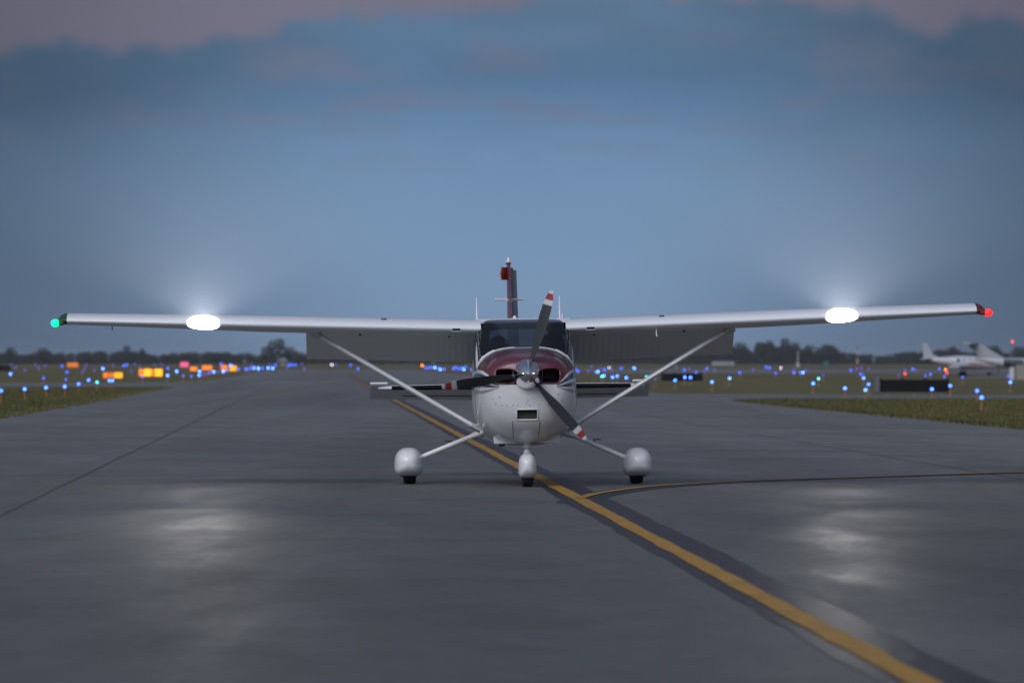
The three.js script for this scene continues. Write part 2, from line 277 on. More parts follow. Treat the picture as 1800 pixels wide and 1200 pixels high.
// fuselage and cowling sections along z (nose +)
const zs = [-6.0, -4.6, -3.2, -2.2, -1.5, -0.9, 0.0, 0.3, 0.62, 0.97, 1.0, 1.3, 1.55, 1.72, 1.82, 1.88, 1.92, 1.945];
const F = {
  yt: table(zs, [1.27, 1.33, 1.42, 1.56, 1.84, 1.955, 1.962, 1.935, 1.80, 1.625, 1.615, 1.585, 1.555, 1.53, 1.505, 1.48, 1.45, 1.40]),
  yb: table(zs, [1.16, 0.98, 0.78, 0.63, 0.54, 0.485, 0.472, 0.472, 0.474, 0.478, 0.478, 0.502, 0.55, 0.64, 0.72, 0.80, 0.90, 1.04]),
  ym: table(zs, [1.21, 1.16, 1.10, 1.10, 1.12, 1.15, 1.15, 1.15, 1.14, 1.12, 1.12, 1.14, 1.16, 1.18, 1.20, 1.21, 1.22, 1.23]),
  w: table(zs, [0.045, 0.17, 0.34, 0.46, 0.545, 0.59, 0.60, 0.60, 0.60, 0.592, 0.592, 0.58, 0.555, 0.515, 0.475, 0.43, 0.37, 0.26]),
  nt: table(zs, [2, 2, 2.2, 2.6, 4, 7, 9, 8, 5.5, 3.0, 2.9, 2.5, 2.5, 2.5, 2.5, 2.5, 2.4, 2.2]),
  nb: table(zs, [2, 2, 2.2, 2.4, 2.8, 3, 3, 3, 2.9, 2.8, 2.8, 2.7, 2.6, 2.5, 2.4, 2.3, 2.3, 2.2]),
};
function hull(z, th, k = 1) {
  const c = Math.cos(th), s = Math.sin(th), n = s > 0 ? F.nt(z) : F.nb(z), ym = F.ym(z), H = s > 0 ? F.yt(z) - ym : ym - F.yb(z);
  const x = F.w(z) * Math.sign(c) * Math.pow(Math.abs(c), 2 / n), y = H * Math.sign(s) * Math.pow(Math.abs(s), 2 / n);
  const tumble = s > 0 ? 1 - 0.045 * Math.pow(Math.abs(s), 2 / n) * ss(1.0, 0.3, z) : 1;
  return [x * tumble * k, ym + y * k, z];
}
const wsBase = (x) => 0.978 - 0.05 * Math.pow(Math.abs(x) / 0.56, 2.2);
function region(x, y, z) {                                   // which pane, if any, a point of the hull belongs to
  const ax = Math.abs(x), w = F.w(z);
  if (z > 0.205 && z < wsBase(x) && y > 1.36 && ax < 0.525 + 0.02 * (0.97 - z)) return 'windshield';
  if (ax > 0.40 && y > 1.36 + 0.03 * ss(0.3, -1, z) && y < 1.79 && ((z < 0.93 - 1.1 * (y - 1.36) && z > -0.36) || (z < -0.47 && z > -1.22 - 0.1 * (1.6 - y)))) return 'side_window';
  if (z < -1.40 && z > -1.95 && y > 1.60 && ax < 0.36) return 'rear_window';
  return '';
}
function bodyColor(x, y, z) {
  if (z > 0.985) {                                           // cowling
    const sx = ss(0.31, 0.55, Math.abs(x)), yb = 1.188 + 0.175 * sx;
    const zb = z + 0.03 * Math.pow(Math.abs(x) / 0.55, 3);
    if (zb < 1.045 && y > yb - 0.02) return WHITE;
    if (zb < 1.075 && y > yb) return NAVY;
    if (zb < 1.10 && y > yb) return [0.42, 0.42, 0.45];
    if (y > yb) return RED;
    const s = (yb - y) / (0.15 + 0.85 * sx);
    if (Math.abs(x) < 0.33 || s > 0.28) return WHITE;
    if (s < 0.045) return WHITE; if (s < 0.115) return NAVY; if (s < 0.155) return WHITE; if (s < 0.205) return NAVY; if (s < 0.24) return WHITE; if (s < 0.28) return GREY;
    return WHITE;
  }
  const s = (1.34 + 0.02 * z) - y;
  if (y < 1.6 && s > -0.02) { if (s < 0.02) return RED; if (s < 0.045) return WHITE; if (s < 0.10) return NAVY; if (s < 0.13) return WHITE; if (s < 0.165) return GREY; if (s < 0.18) return WHITE; if (s < 0.225) return NAVY; }
  return WHITE;
}
const spread = (z0, z1, list) => (v) => { const n = list.length - 1, k = Math.min(n - 1e-6, v * n), i = Math.floor(k); return lerp(list[i], list[i + 1], k - i); };
{
  const N = 260, zf = (v) => lerp(-6.0, 0.985, v < 0.3 ? v / 0.3 * 0.48 : 0.48 + (v - 0.3) / 0.7 * 0.52);
  const fn = (u, v) => hull(zf(v), u * 2 * Math.PI), cabin = (x, y, z) => z > -2.3;
  const body = part('fuselage', surf(N, 300, fn, { closed: true, mask: (x, y, z) => !region(x, y, z), color: bodyColor }), paint, plane);
  part('lining', surf(N, 300, (u, v) => hull(zf(v), u * 2 * Math.PI, 0.975), { closed: true, mask: (x, y, z) => cabin(x, y, z) && !region(x / 0.975, y + 0.012, z) }), lining, body);
  part('firewall', surf(48, 6, (u, v) => { const p = hull(0.98, u * 2 * Math.PI, v * 0.97); return p; }, { closed: true }), dark, body);
  part('windshield', surf(N, 300, fn, { closed: true, mask: (x, y, z) => region(x, y, z) === 'windshield' }), glassMat, plane);
  for (const [s, z0, z1] of [[-1, -0.4, 2], [1, -0.4, 2], [-1, -2, -0.4], [1, -2, -0.4]]) part('side_window', surf(N, 300, fn, { closed: true, mask: (x, y, z) => region(x, y, z) === 'side_window' && x * s > 0 && z > z0 && z < z1 }), glassMat, plane);
  part('rear_window', surf(N, 300, fn, { closed: true, mask: (x, y, z) => region(x, y, z) === 'rear_window' }), glassMat, plane);
  // door pillars and windshield frame
  for (const s of [-1, 1]) {
    const p = []; for (let i = 0; i <= 10; i++) { const z = lerp(0.15, 0.94, i / 10), th = Math.acos(0); let best = null, e = 9; for (let k = 0; k < 400; k++) { const q = hull(z, Math.PI / 2 * k / 400); const t = Math.abs(q[0] - (0.535 + 0.02 * (0.97 - z))); if (t < e && q[1] > 1.35) { e = t; best = q; } } p.push([s * best[0], best[1] + 0.002, best[2]]); }
    part('windshield_frame', tube(p, 0.014, 8), darkMetal, plane);
  }
  // cockpit: panel, glare shield, seats
  part('instrument_panel', [box(1.02, 0.30, 0.06, 0, 1.28, 0.55, 0.02), box(1.06, 0.03, 0.34, 0, 1.455, 0.70, 0.012)], dark, plane);
  for (const s of [-1, 1]) {
    const seat = part('seat', [box(0.44, 0.12, 0.46, s * 0.27, 0.92, -0.35, 0.04), box(0.42, 0.50, 0.11, s * 0.27, 1.20, -0.60, 0.04)], std([0.05, 0.047, 0.045], 0.9), plane);
    part('headrest', [box(0.24, 0.14, 0.09, s * 0.27, 1.56, -0.62, 0.035), bar([s * 0.27 - 0.06, 1.42, -0.61], [s * 0.27 - 0.06, 1.52, -0.61], 0.008), bar([s * 0.27 + 0.06, 1.42, -0.61], [s * 0.27 + 0.06, 1.52, -0.61], 0.008)], std([0.05, 0.047, 0.045], 0.9), seat);
  }
}
// cowling
{
  const zf = (v) => { const L = [0.988, 1.08, 1.17, 1.26, 1.35, 1.44, 1.52, 1.60, 1.67, 1.73, 1.78, 1.82, 1.85, 1.875, 1.895, 1.91, 1.922, 1.933, 1.942, 1.945]; return spread(0, 1, L)(v); };
  const fn = (u, v) => { if (v <= 0.72) return hull(zf(v / 0.72), u * 2 * Math.PI); const p = hull(1.945, u * 2 * Math.PI, 1 - (v - 0.72) / 0.28); p[2] = 1.945 + 0.006 * (v - 0.72) / 0.28; return p; };
  const hole = (x, y, z, g = 0) => z > 1.66 && Math.pow(Math.abs((Math.abs(x) - 0.262) / (0.112 - g)), 4) + Math.pow(Math.abs((y - 1.285) / (0.088 - g)), 4) < 1;
  const intake = (x, y, z) => z > 1.4 && Math.abs(x + 0.01) < 0.118 && Math.abs(y - 0.842) < 0.056;
  const cowl = part('cowling', surf(360, 250, fn, { closed: true, mask: (x, y, z) => !hole(x, y, z) && !intake(x, y, z), color: bodyColor }), paint, plane);
  const surfZ = (x, y) => { let lo = 1.0, hi = 1.945; const inside = (z) => { const s = y > F.ym(z), n = s ? F.nt(z) : F.nb(z), H = s ? F.yt(z) - F.ym(z) : F.ym(z) - F.yb(z); return Math.pow(Math.abs(x) / F.w(z), n) + Math.pow(Math.abs(y - F.ym(z)) / H, n) < 1; }; if (inside(1.945)) return 1.946; for (let i = 0; i < 40; i++) { const m = (lo + hi) / 2; if (inside(m)) lo = m; else hi = m; } return lo; };
  for (const s of [-1, 1]) {
    const ring = []; for (let i = 0; i < 60; i++) { const t = i / 60 * 2 * Math.PI, c = Math.cos(t), q = Math.sin(t), x = s * (0.262 + 0.112 * Math.sign(c) * Math.sqrt(Math.abs(c))), y = 1.285 + 0.088 * Math.sign(q) * Math.sqrt(Math.abs(q)); ring.push(new THREE.Vector3(x, y, surfZ(x, y) - 0.003)); }
    const curve = new THREE.CatmullRomCurve3(ring, true);
    const inlet = part('air_inlet', surf(60, 2, (u, v) => { const p = ring[Math.round(u * 60) % 60]; return [s * 0.262 + (p.x - s * 0.262) * (1 - 0.03 * v), p.y, p.z - 0.004 - 0.28 * v]; }, { closed: true }), dark, cowl);
    part('inlet_lip', new THREE.TubeGeometry(curve, 120, 0.011, 8, true), redPaint, cowl);
    const fins = []; for (let k = 0; k < 7; k++) fins.push(box(0.20, 0.006, 0.12, s * 0.262, 1.215 + k * 0.022, 1.66));
    part('engine_cylinder', [...fins, bar([s * 0.2, 1.28, 1.64], [s * 0.34, 1.28, 1.64], 0.055, 0.055, 16)], std([0.05, 0.05, 0.052], 0.6, 0.4), cowl);
    part('inlet_baffle', box(0.24, 0.19, 0.01, s * 0.262, 1.285, 1.55), dark, cowl);
  }
  { // filter opening in the chin: frame, grille and box
    const z = surfZ(-0.01, 0.842), x0 = -0.01, y0 = 0.842, fr = [], W = 0.121, H = 0.060;
    const e = (xa, ya, xb, yb) => tube([[xa, ya, surfZ(xa, ya) + 0.002], [(xa + xb) / 2, (ya + yb) / 2, surfZ((xa + xb) / 2, (ya + yb) / 2) + 0.002], [xb, yb, surfZ(xb, yb) + 0.002]], 0.0085, 8);
    fr.push(e(x0 - W, y0 - H, x0 + W, y0 - H), e(x0 - W, y0 + H, x0 + W, y0 + H), e(x0 - W, y0 - H, x0 - W, y0 + H), e(x0 + W, y0 - H, x0 + W, y0 + H));
    part('filter_frame', fr, whitePaint, cowl);
    const grille = [box(0.26, 0.15, 0.01, x0, y0, z - 0.055)]; for (let k = 0; k < 12; k++) grille.push(box(0.004, 0.125, 0.012, x0 - 0.11 + k * 0.02, y0, z - 0.044));
    part('air_filter', grille, std([0.075, 0.07, 0.06], 0.9), cowl);
  }
  // screws in the chin
  const sc = []; const R = rng(3);
  for (const [x, y] of [[-0.40, 1.02], [-0.37, 0.97], [-0.30, 0.95], [-0.245, 0.945], [-0.17, 0.955], [-0.12, 0.95], [-0.02, 0.97], [0.02, 0.95], [0.13, 0.95], [0.24, 0.95], [0.33, 0.97], [0.40, 1.0], [0.0, 1.0], [-0.33, 1.05], [0.35, 1.07]]) { const g = new THREE.SphereGeometry(0.006, 8, 6); g.scale(1, 1, 0.5); g.translate(x, y, surfZ(x, y) + 0.001); sc.push(g); }
  part('screw', sc, darkMetal, cowl).userData.kind = 'stuff';
  // panel seams on the chin and round the sides
  for (const x of [-0.165, 0.125]) { const p = []; for (let i = 0; i <= 14; i++) { const y = lerp(0.56, 0.77, i / 14); p.push([x * (1 + 0.1 * i / 14), y, surfZ(x, y) + 0.0005]); } part('panel_seam', tube(p, 0.0028, 6), darkMetal, cowl); }
  { const p = []; for (let i = 0; i <= 60; i++) { const t = Math.PI * 2 * i / 60, q = hull(1.035, t); p.push([q[0] * 1.001, F.ym(1.035) + (q[1] - F.ym(1.035)) * 1.001, q[2]]); } part('panel_seam', tube(p, 0.003, 6, 200), darkMetal, cowl); }
  // cowl flaps below, exhaust stub, hinge line on the top of the cowling
  for (const s of [-1, 1]) {
    const g = surf(10, 8, (u, v) => { const x = s * (0.145 + 0.235 * u), z = lerp(1.30, 1.02, v); return [x, Math.max(F.yb(z) + 0.05 * Math.pow(Math.abs(x) / 0.5, 2.4), 0.5) + 0.012 - 0.015 * v - 0.0, z]; });
    const rim = box(0.235, 0.115, 0.014, s * 0.262, 0.560, 1.315, 0.005);
    part('cowl_flap', [g, rim, box(0.012, 0.10, 0.28, s * 0.145, 0.565, 1.17), box(0.012, 0.08, 0.28, s * 0.38, 0.575, 1.17)], whitePaint, cowl);
    const latch = part('cowl_latch', tube([[s * 0.425, 1.49, surfZ(s * 0.425, 1.49) + 0.004], [s * 0.455, 1.452, surfZ(s * 0.455, 1.452) + 0.006]], 0.010, 8), darkMetal, cowl);
  }
  part('exhaust_pipe', [bar([-0.28, 0.58, 1.22], [-0.29, 0.475, 1.24], 0.035, 0.035, 16), new THREE.TorusGeometry(0.033, 0.005, 8, 20).rotateX(Math.PI / 2).translate(-0.29, 0.475, 1.24)], std([0.10, 0.06, 0.04], 0.6, 0.7), cowl);
}
// propeller: three blades at rest, polished spinner
{
  const prop = new THREE.Group(); prop.name = 'propeller'; prop.position.set(0.0, 1.305, 1.985); plane.add(prop);
  const prof = []; for (let i = 0; i <= 24; i++) { const t = i / 24; prof.push(new THREE.Vector2(0.168 * Math.pow(1 - Math.pow(t, 1.35), 0.80) + 0.0005, 0.36 * t)); }
  part('spinner', new THREE.LatheGeometry([new THREE.Vector2(0.001, -0.04), new THREE.Vector2(0.168, -0.04), ...prof], 56).rotateX(Math.PI / 2), chrome, prop);
  part('spinner_backplate', new THREE.CylinderGeometry(0.172, 0.172, 0.018, 48).rotateX(Math.PI / 2).translate(0, 0, -0.05), steel, prop);
  const chord = table([0, 0.10, 0.2, 0.4, 0.65, 0.85, 1], [0.055, 0.075, 0.12, 0.165, 0.155, 0.125, 0.05]), thick = table([0, 0.15, 0.5, 1], [0.05, 0.032, 0.016, 0.006]), pitch = table([0, 0.2, 0.6, 1], [72, 60, 44, 34]);
  const bladeGeo = surf(24, 60, (u, v) => { const c = chord(v), t = thick(v), a = u * 2 * Math.PI, r = 0.10 + 0.90 * v, p = pitch(v) * Math.PI / 180, X = c / 2 * Math.cos(a), Z = t / 2 * Math.sin(a) * (1 - 0.3 * Math.cos(a)); return [X * Math.cos(p) - Z * Math.sin(p), r, X * Math.sin(p) + Z * Math.cos(p)]; }, { closed: true, color: (x, y) => (y > 0.955 ? [0.55, 0.55, 0.55] : y > 0.885 ? [0.30, 0.025, 0.03] : y > 0.83 ? [0.55, 0.55, 0.55] : [0.03, 0.031, 0.034]) });
  const bm = std([1, 1, 1], 0.42, 0, { vertexColors: true });
  for (const a of [16.5, 139, 262]) { const b = part('blade', bladeGeo, bm, prop); b.rotation.z = -a * Math.PI / 180; part('blade_cuff', new THREE.CylinderGeometry(0.034, 0.045, 0.09, 16).translate(0, 0.135, 0), darkMetal, b); }
}
// wings
const airfoil = (x, up, t = 0.12) => { const yt = 5 * t * (0.2969 * Math.sqrt(x) - 0.126 * x - 0.3516 * x * x + 0.2843 * x ** 3 - 0.1036 * x ** 4), yc = x < 0.4 ? 0.02 / 0.16 * (0.8 * x - x * x) : 0.02 / 0.36 * (0.2 + 0.8 * x - x * x); return yc + (up ? yt : -yt); };
const wc = table([0.5, 2.6, 5.37], [1.63, 1.63, 1.12]), wle = table([0.5, 2.6, 5.37], [0.46, 0.46, 0.28]), tw = table([0.5, 2.6, 5.37], [2.2, 2.2, -0.6]);
const wy = (x) => 1.842 + 0.0312 * (x - 0.55);
function wingPt(x, xc, up, off = 0) { const c = wc(x), t = tw(x) * Math.PI / 180, X = xc * c, Y = airfoil(xc, up) * c + (up ? off : -off); return [x, wy(x) + Y * Math.cos(t) - X * Math.sin(t), wle(x) - X * Math.cos(t) - Y * Math.sin(t)]; }
const skin = (u, cut) => (u < 0.5 ? [cut * Math.pow(1 - u * 2, 2), true] : [cut * Math.pow(u * 2 - 1, 2), false]);
const emis = (c, k) => new THREE.MeshStandardMaterial({ color: rgb(...c.map((v) => Math.min(1, v))), emissive: rgb(...c), emissiveIntensity: k, roughness: 0.3 });
const coreTex = gridTex(128, (u) => Math.pow(1 - ss(0.74, 1.0, u), 1.4) * 0.985 + 0.004); coreTex.wrapS = coreTex.wrapT = THREE.ClampToEdgeWrapping;
const lampLens = new THREE.MeshStandardMaterial({ color: rgb(0.75, 0.76, 0.78), emissive: rgb(1, 0.97, 0.93), emissiveIntensity: 60, emissiveMap: coreTex, roughness: 0.15 });
for (const s of [-1, 1]) {
  const mir = (p) => [s * p[0], p[1], p[2]], fl = s < 0;
  const wing = part('wing', [surf(120, 90, (u, v) => { const x = lerp(0.5, 5.18, v), [xc, up] = skin(u, 0.715); return mir(wingPt(x, xc, up)); }, { closed: true, flip: !fl }),
    surf(120, 12, (u, v) => { const x = lerp(5.18, 5.37, v), [xc, up] = skin(u, 1); return mir(wingPt(x, xc, up)); }, { closed: true, flip: !fl }),
    surf(60, 4, (u, v) => { const [xc, up] = skin(u, 0.715), p = wingPt(5.18, xc, up), q = wingPt(5.18, 0.35, true); return mir([5.18, lerp(p[1], q[1] - 0.05, v), lerp(p[2], q[2], v)]); }, { flip: !fl })], whitePaint, plane);
  // flap, lowered; with pressed beads along the chord
  const dfl = 39 * Math.PI / 180;
  part('flap', surf(60, 240, (u, v) => {
    const x = lerp(0.565, 2.565, v), a = u * 2 * Math.PI, q = (1 - Math.cos(a)) / 2, c = 0.55, up = Math.sin(a) > 0, bead = ss(0.12, 0.3, q) * ss(1, 0.9, q) * 0.0034 * Math.abs(Math.sin(x * Math.PI / 0.075));
    const th = 0.085 * (1.7 * Math.sqrt(q) - 1.7 * q) * 0.5 + 0.006 * (1 - q), Y = (up ? th * 1.2 + bead : -th * 0.8 - bead), X = q * c, hy = wingPt(x, 0.72, false)[1] + 0.030, hz = wle(x) - 0.735 * wc(x);
    return mir([x, hy + Y * Math.cos(dfl) - X * Math.sin(dfl), hz - X * Math.cos(dfl) - Y * Math.sin(dfl)]);
  }, { closed: true }), s < 0 ? whitePaint : whitePaint, wing);
  part('aileron', surf(50, 260, (u, v) => {
    const x = lerp(2.60, 5.165, v), w = u < 0.5, q = w ? 1 - u * 2 : u * 2 - 1, xc = lerp(0.728, 1, q), p = wingPt(x, xc, w), nose = Math.max(0, 1 - q * 14), mid = wingPt(x, xc, true)[1] * 0.5 + wingPt(x, xc, false)[1] * 0.5;
    const bead = ss(0.1, 0.25, q) * ss(1, 0.85, q) * 0.003 * Math.abs(Math.sin(x * Math.PI / 0.075)); p[1] = lerp(p[1], mid, nose * 0.8) + (w ? bead : -bead); return mir(p);
  }, { closed: true }), whitePaint, wing);
  // wing tip fairing, position light
  const tip = part('wing_tip', surf(120, 16, (u, v) => { const [xc, up] = skin(u, 1), x = 5.37 + 0.10 * v, k = Math.sqrt(Math.max(0, 1 - (v * 0.98) ** 2)), c = wc(5.37), p = wingPt(5.37, xc, up), m = wingPt(5.37, xc, true)[1] * 0.5 + wingPt(5.37, xc, false)[1] * 0.5; return mir([x, lerp(m, p[1], k), p[2]]); }, { closed: true, flip: !fl }), s < 0 ? std([0.02, 0.06, 0.035], 0.5) : std([0.10, 0.012, 0.012], 0.5), wing);
  { const lc = s < 0 ? [0.0, 1.0, 0.36] : [1.0, 0.02, 0.02], y = wy(5.45) - 0.03, z = wle(5.37) - 0.06;
    const g = new THREE.SphereGeometry(0.048, 20, 14); g.scale(1.1, 0.95, 1.4); g.translate(s * 5.505, y, z + 0.04);
    part('position_light', g, emis(lc, s < 0 ? 1.7 : 1.8), wing, s < 0 ? 'glowing green wing tip light' : 'glowing red wing tip light');
    const shield = part('light_base', [box(0.10, 0.05, 0.16, s * 5.455, y, z, 0.018)], s < 0 ? std([0.02, 0.09, 0.05], 0.4) : std([0.16, 0.012, 0.012], 0.4), wing);
    const l = new THREE.PointLight(rgb(...lc), 0.16); l.name = 'position_light_glow'; l.position.set(s * 5.505, y, z + 0.04); l.castShadow = true; l.shadow.radius = 1.6; plane.add(l); }
  // landing light in the leading edge
  { const x0 = 3.53, x1 = 3.99, lens = surf(24, 48, (u, v) => { const r = u, t = v * 2 * Math.PI, [xc, up] = skin(clamp(0.5 + 0.5 * r * Math.sin(t)), 0.17); return mir(wingPt(3.76 + 0.20 * r * Math.cos(t), xc, up, 0.004)); }, { flip: fl });
    { const q = []; for (let j = 0; j <= 48; j++) for (let i = 0; i <= 24; i++) q.push(i / 24, 0.5); lens.setAttribute('uv', new THREE.Float32BufferAttribute(q, 2)); }
    part('landing_light', lens, lampLens, wing, 'dazzling white landing light in the leading edge');
    const l = new THREE.SpotLight(rgb(1, 0.96, 0.90), s < 0 ? 25 : 17, 0, 0.17, 0.9, 2); l.name = 'landing_light_beam';
    const p = wingPt(3.76, 0, true); l.position.set(s * 3.76, p[1], p[2] + 0.12); l.target.position.set(s * 3.70, p[1] - 0.9, p[2] + 30); l.castShadow = true; l.shadow.radius = 2; plane.add(l, l.target);
    const g = new THREE.SpotLight(rgb(1, 0.95, 0.96), 7000, 0, 1.36, 0.3, 2); g.name = 'added_halo_light'; g.position.copy(l.position); g.target.position.set(l.position.x, l.position.y + 30 * 4.55, l.position.z + 30); g.castShadow = true; g.shadow.radius = 2; plane.add(g, g.target); }  // added upward spot, only there to light the haze into a halo
  // cabin air vent, tie-down ring, stall tab, fuel drain, cap
  { const v = wingPt(0.80, 0.004, false); part('air_vent', box(0.092, 0.030, 0.02, s * 0.79, wy(0.79) - 0.015, wle(0.79) + 0.004, 0.007), dark, wing); part('vent_rim', [box(0.112, 0.006, 0.016, s * 0.79, wy(0.79) - 0.033, wle(0.79) + 0.003)], whitePaint, wing);
    const t = wingPt(1.92, 0.30, false); part('fuel_drain', [new THREE.SphereGeometry(0.017, 10, 8).translate(s * 1.92, t[1] - 0.004, t[2])], dark, wing); const t2 = wingPt(0.98, 0.45, false); part('fuel_drain', [new THREE.SphereGeometry(0.017, 10, 8).translate(s * 0.86, t2[1] - 0.004, t2[2])], dark, wing);
    const f = wingPt(1.62, 0.12, true); part('fuel_cap', new THREE.CylinderGeometry(0.03, 0.035, 0.016, 16).translate(s * 1.64, f[1] + 0.006, f[2]), darkMetal, wing);
    if (s > 0) { const a = wingPt(1.57, 0.05, false); part('pitot_mast', [box(0.014, 0.085, 0.03, 1.57, a[1] - 0.045, a[2], 0.006), bar([1.57, a[1] - 0.085, a[2] - 0.02], [1.57, a[1] - 0.085, a[2] + 0.12], 0.008)], whitePaint, wing); }
    else { const a = wingPt(4.85, 0.3, false); part('tie_down_ring', [bar([-4.85, a[1], a[2]], [-4.85, a[1] - 0.05, a[2]], 0.006)], darkMetal, wing); } }
  // strut
  { const A = new THREE.Vector3(s * 0.545, 0.665, 0.02), B = new THREE.Vector3(s * 2.49, wingPt(2.49, 0.28, false)[1] + 0.015, wle(2.49) - 0.28 * wc(2.49)), D = B.clone().sub(A), L = D.length();
    const strut = part('wing_strut', surf(28, 24, (u, v) => { const a = u * 2 * Math.PI, k = 1, t = 0.031 * k, c = 0.085 * k, p = A.clone().addScaledVector(D, v), n = new THREE.Vector3(-D.y, D.x, 0).normalize(); p.addScaledVector(n, t * Math.sin(a)); p.z += c * Math.cos(a) * (Math.cos(a) < 0 ? 1.2 : 0.8); return [p.x, p.y, p.z]; }, { closed: true }), whitePaint, plane);
    const at = (v) => A.clone().addScaledVector(D, v).toArray();
    part('strut_fairing', [surf(24, 10, (u, v) => { const a = u * 2 * Math.PI, q = lerp(0.945, 1.005, v), b = 1 + 0.85 * ss(0, 1, v), p = new THREE.Vector3(...at(q)), n = new THREE.Vector3(-D.y, D.x, 0).normalize(); p.addScaledVector(n, 0.034 * b * Math.sin(a)); p.z += 0.095 * (0.8 + 0.4 * v) * Math.cos(a); return [p.x, p.y, p.z]; }, { closed: true })], phys([0.55, 0.53, 0.5], 0.5), strut);
    part('strut_cuff', [surf(24, 6, (u, v) => { const a = u * 2 * Math.PI, q = lerp(-0.02, 0.035, v), p = new THREE.Vector3(...at(q)), n = new THREE.Vector3(-D.y, D.x, 0).normalize(); p.addScaledVector(n, 0.040 * Math.sin(a)); p.z += 0.10 * Math.cos(a); return [p.x, p.y, p.z]; }, { closed: true }), bar([s * 0.565, 0.70, 0.09], [s * 0.50, 0.72, 0.09], 0.016)], greyPaint, strut); }
  // main gear
  { const dy = -s * 1.36 * 0.0113, gz = -0.35, gx = s * 1.36, leg = part('landing_gear_leg', [tube([[s * 0.49, 0.605, gz + 0.02], [s * 0.56, 0.585, gz + 0.02], [s * 0.9, 0.445 + dy * 0.5, gz + 0.01], [s * 1.28, 0.285 + dy, gz]], 0.030, 14, 30)], whitePaint, plane);
    part('leg_fairing', [bar([s * 0.47, 0.615, gz + 0.03], [s * 0.62, 0.562, gz + 0.03], 0.052, 0.036, 18, 1.6)], whitePaint, leg);
    part('step', [box(0.09, 0.012, 0.10, s * 0.885, 0.515, gz - 0.03, 0.004), bar([s * 0.86, 0.50, gz - 0.02], [s * 0.83, 0.47, gz - 0.01], 0.008)], dark, leg);
    part('brake_line', tube([[s * 0.52, 0.605, gz - 0.03], [s * 0.9, 0.44 + dy * 0.5, gz - 0.035], [s * 1.22, 0.30 + dy, gz - 0.035]], 0.006, 6), darkMetal, leg);
    const tail = table([-0.62, -0.45, -0.2, 0.05], [0.01, 0.07, 0.142, 0.169]), bow = (z) => (z < 0.05 ? tail(z) : 0.169 * Math.pow(Math.max(0, 1 - Math.pow((z - 0.05) / 0.40, 2.6)), 1 / 2.3)), H = bow, Wd = bow;
    const fair = part('wheel_fairing', surf(48, 60, (u, v) => { const z = lerp(-0.62, 0.45, Math.sin(v * Math.PI / 2)), a = u * 2 * Math.PI, c = Math.cos(a), q = Math.sin(a), n = q > 0 ? 2.5 : 3.6, h = H(z), w = Wd(z), y = (q > 0 ? h * 1.04 : h * 0.98) * Math.sign(q) * Math.pow(Math.abs(q), 2 / n), x = w * Math.sign(c) * Math.pow(Math.abs(c), 2 / n) * (1 - 0.06 * (y / 0.17)); return [gx + x, 0.255 + dy + y, gz + z]; }, { closed: true, flip: true }), whitePaint, plane);
    const seam = []; for (let i = 0; i <= 40; i++) { const z = lerp(-0.3, 0.30, i / 40); seam.push([gx + Wd(z) * 1.004, 0.255 + dy, gz + z]); } part('fairing_seam', tube(seam, 0.003, 6), darkMetal, fair);
    part('wheel_well', surf(30, 3, (u, v) => { const a = u * 2 * Math.PI; return [gx + s * 0.0 + 0.105 * Math.cos(a) * (1 - v * 0.1), 0.105 + dy - 0.02 * (1 - v), gz + 0.03 + 0.21 * Math.sin(a) * (1 - v * 0.1)]; }, { closed: true }), blackRubber, fair);
    const prof = [[0.08, 0], [0.15, -0.062], [0.185, -0.076], [0.203, -0.055], [0.207, -0.02], [0.207, 0.02], [0.203, 0.055], [0.185, 0.076], [0.15, 0.062], [0.08, 0]].map((p) => new THREE.Vector2(p[0], p[1]));
    const wheel = part('wheel', new THREE.LatheGeometry(prof, 40).rotateZ(Math.PI / 2).translate(gx - s * 0.01, 0.206 + dy, gz), blackRubber, plane);
    part('hub', new THREE.CylinderGeometry(0.085, 0.085, 0.09, 24).rotateZ(Math.PI / 2).translate(gx - s * 0.01, 0.206 + dy, gz), steel, wheel); }
  // tailplane and elevator
  { const ty = 1.128, stab = part('horizontal_stabilizer', surf(60, 40, (u, v) => { const x = lerp(0.1, 1.50 + 0.28 * 0, v), c = lerp(0.92, 0.66, v), le = lerp(-4.72, -4.90, v), [xc, up] = skin(u, 0.98); const t = airfoil(xc, up, 0.095) * c - 0; return mir([x, ty + t * 0.86, le - xc * c]); }, { closed: true, flip: !fl }), whitePaint, plane);
    part('deicing_boot', surf(36, 20, (u, v) => { const x = lerp(0.2, 1.52, v), c = lerp(0.92, 0.66, v), le = lerp(-4.72, -4.90, v), [xc, up] = skin(u, 0.14), t = airfoil(xc, up, 0.095) * c; return mir([x, ty + t * 0.86 + (up ? -0.0 : -0.004), le - xc * c + 0.006]); }, { flip: !fl }), phys([0.005, 0.005, 0.006], 0.85, { specularIntensity: 0.2 }), stab);
    part('stabilizer_tip', surf(40, 10, (u, v) => { const x = 1.50 + 0.19 * v, c = lerp(0.66, 0.50, v), le = -4.90 - 0.10 * v * v, [xc, up] = skin(u, 0.5), t = airfoil(xc, up, 0.095) * c; return mir([x, ty + t * 0.86 * (1 - 0.5 * v * v), le - xc * c]); }, { closed: true, flip: !fl }), whitePaint, stab);
    const de = 20 * Math.PI / 180, rot = (x, Y, X) => mir([x, ty + Y * Math.cos(de) - X * Math.sin(de), -5.60 - X * Math.cos(de) - Y * Math.sin(de)]);
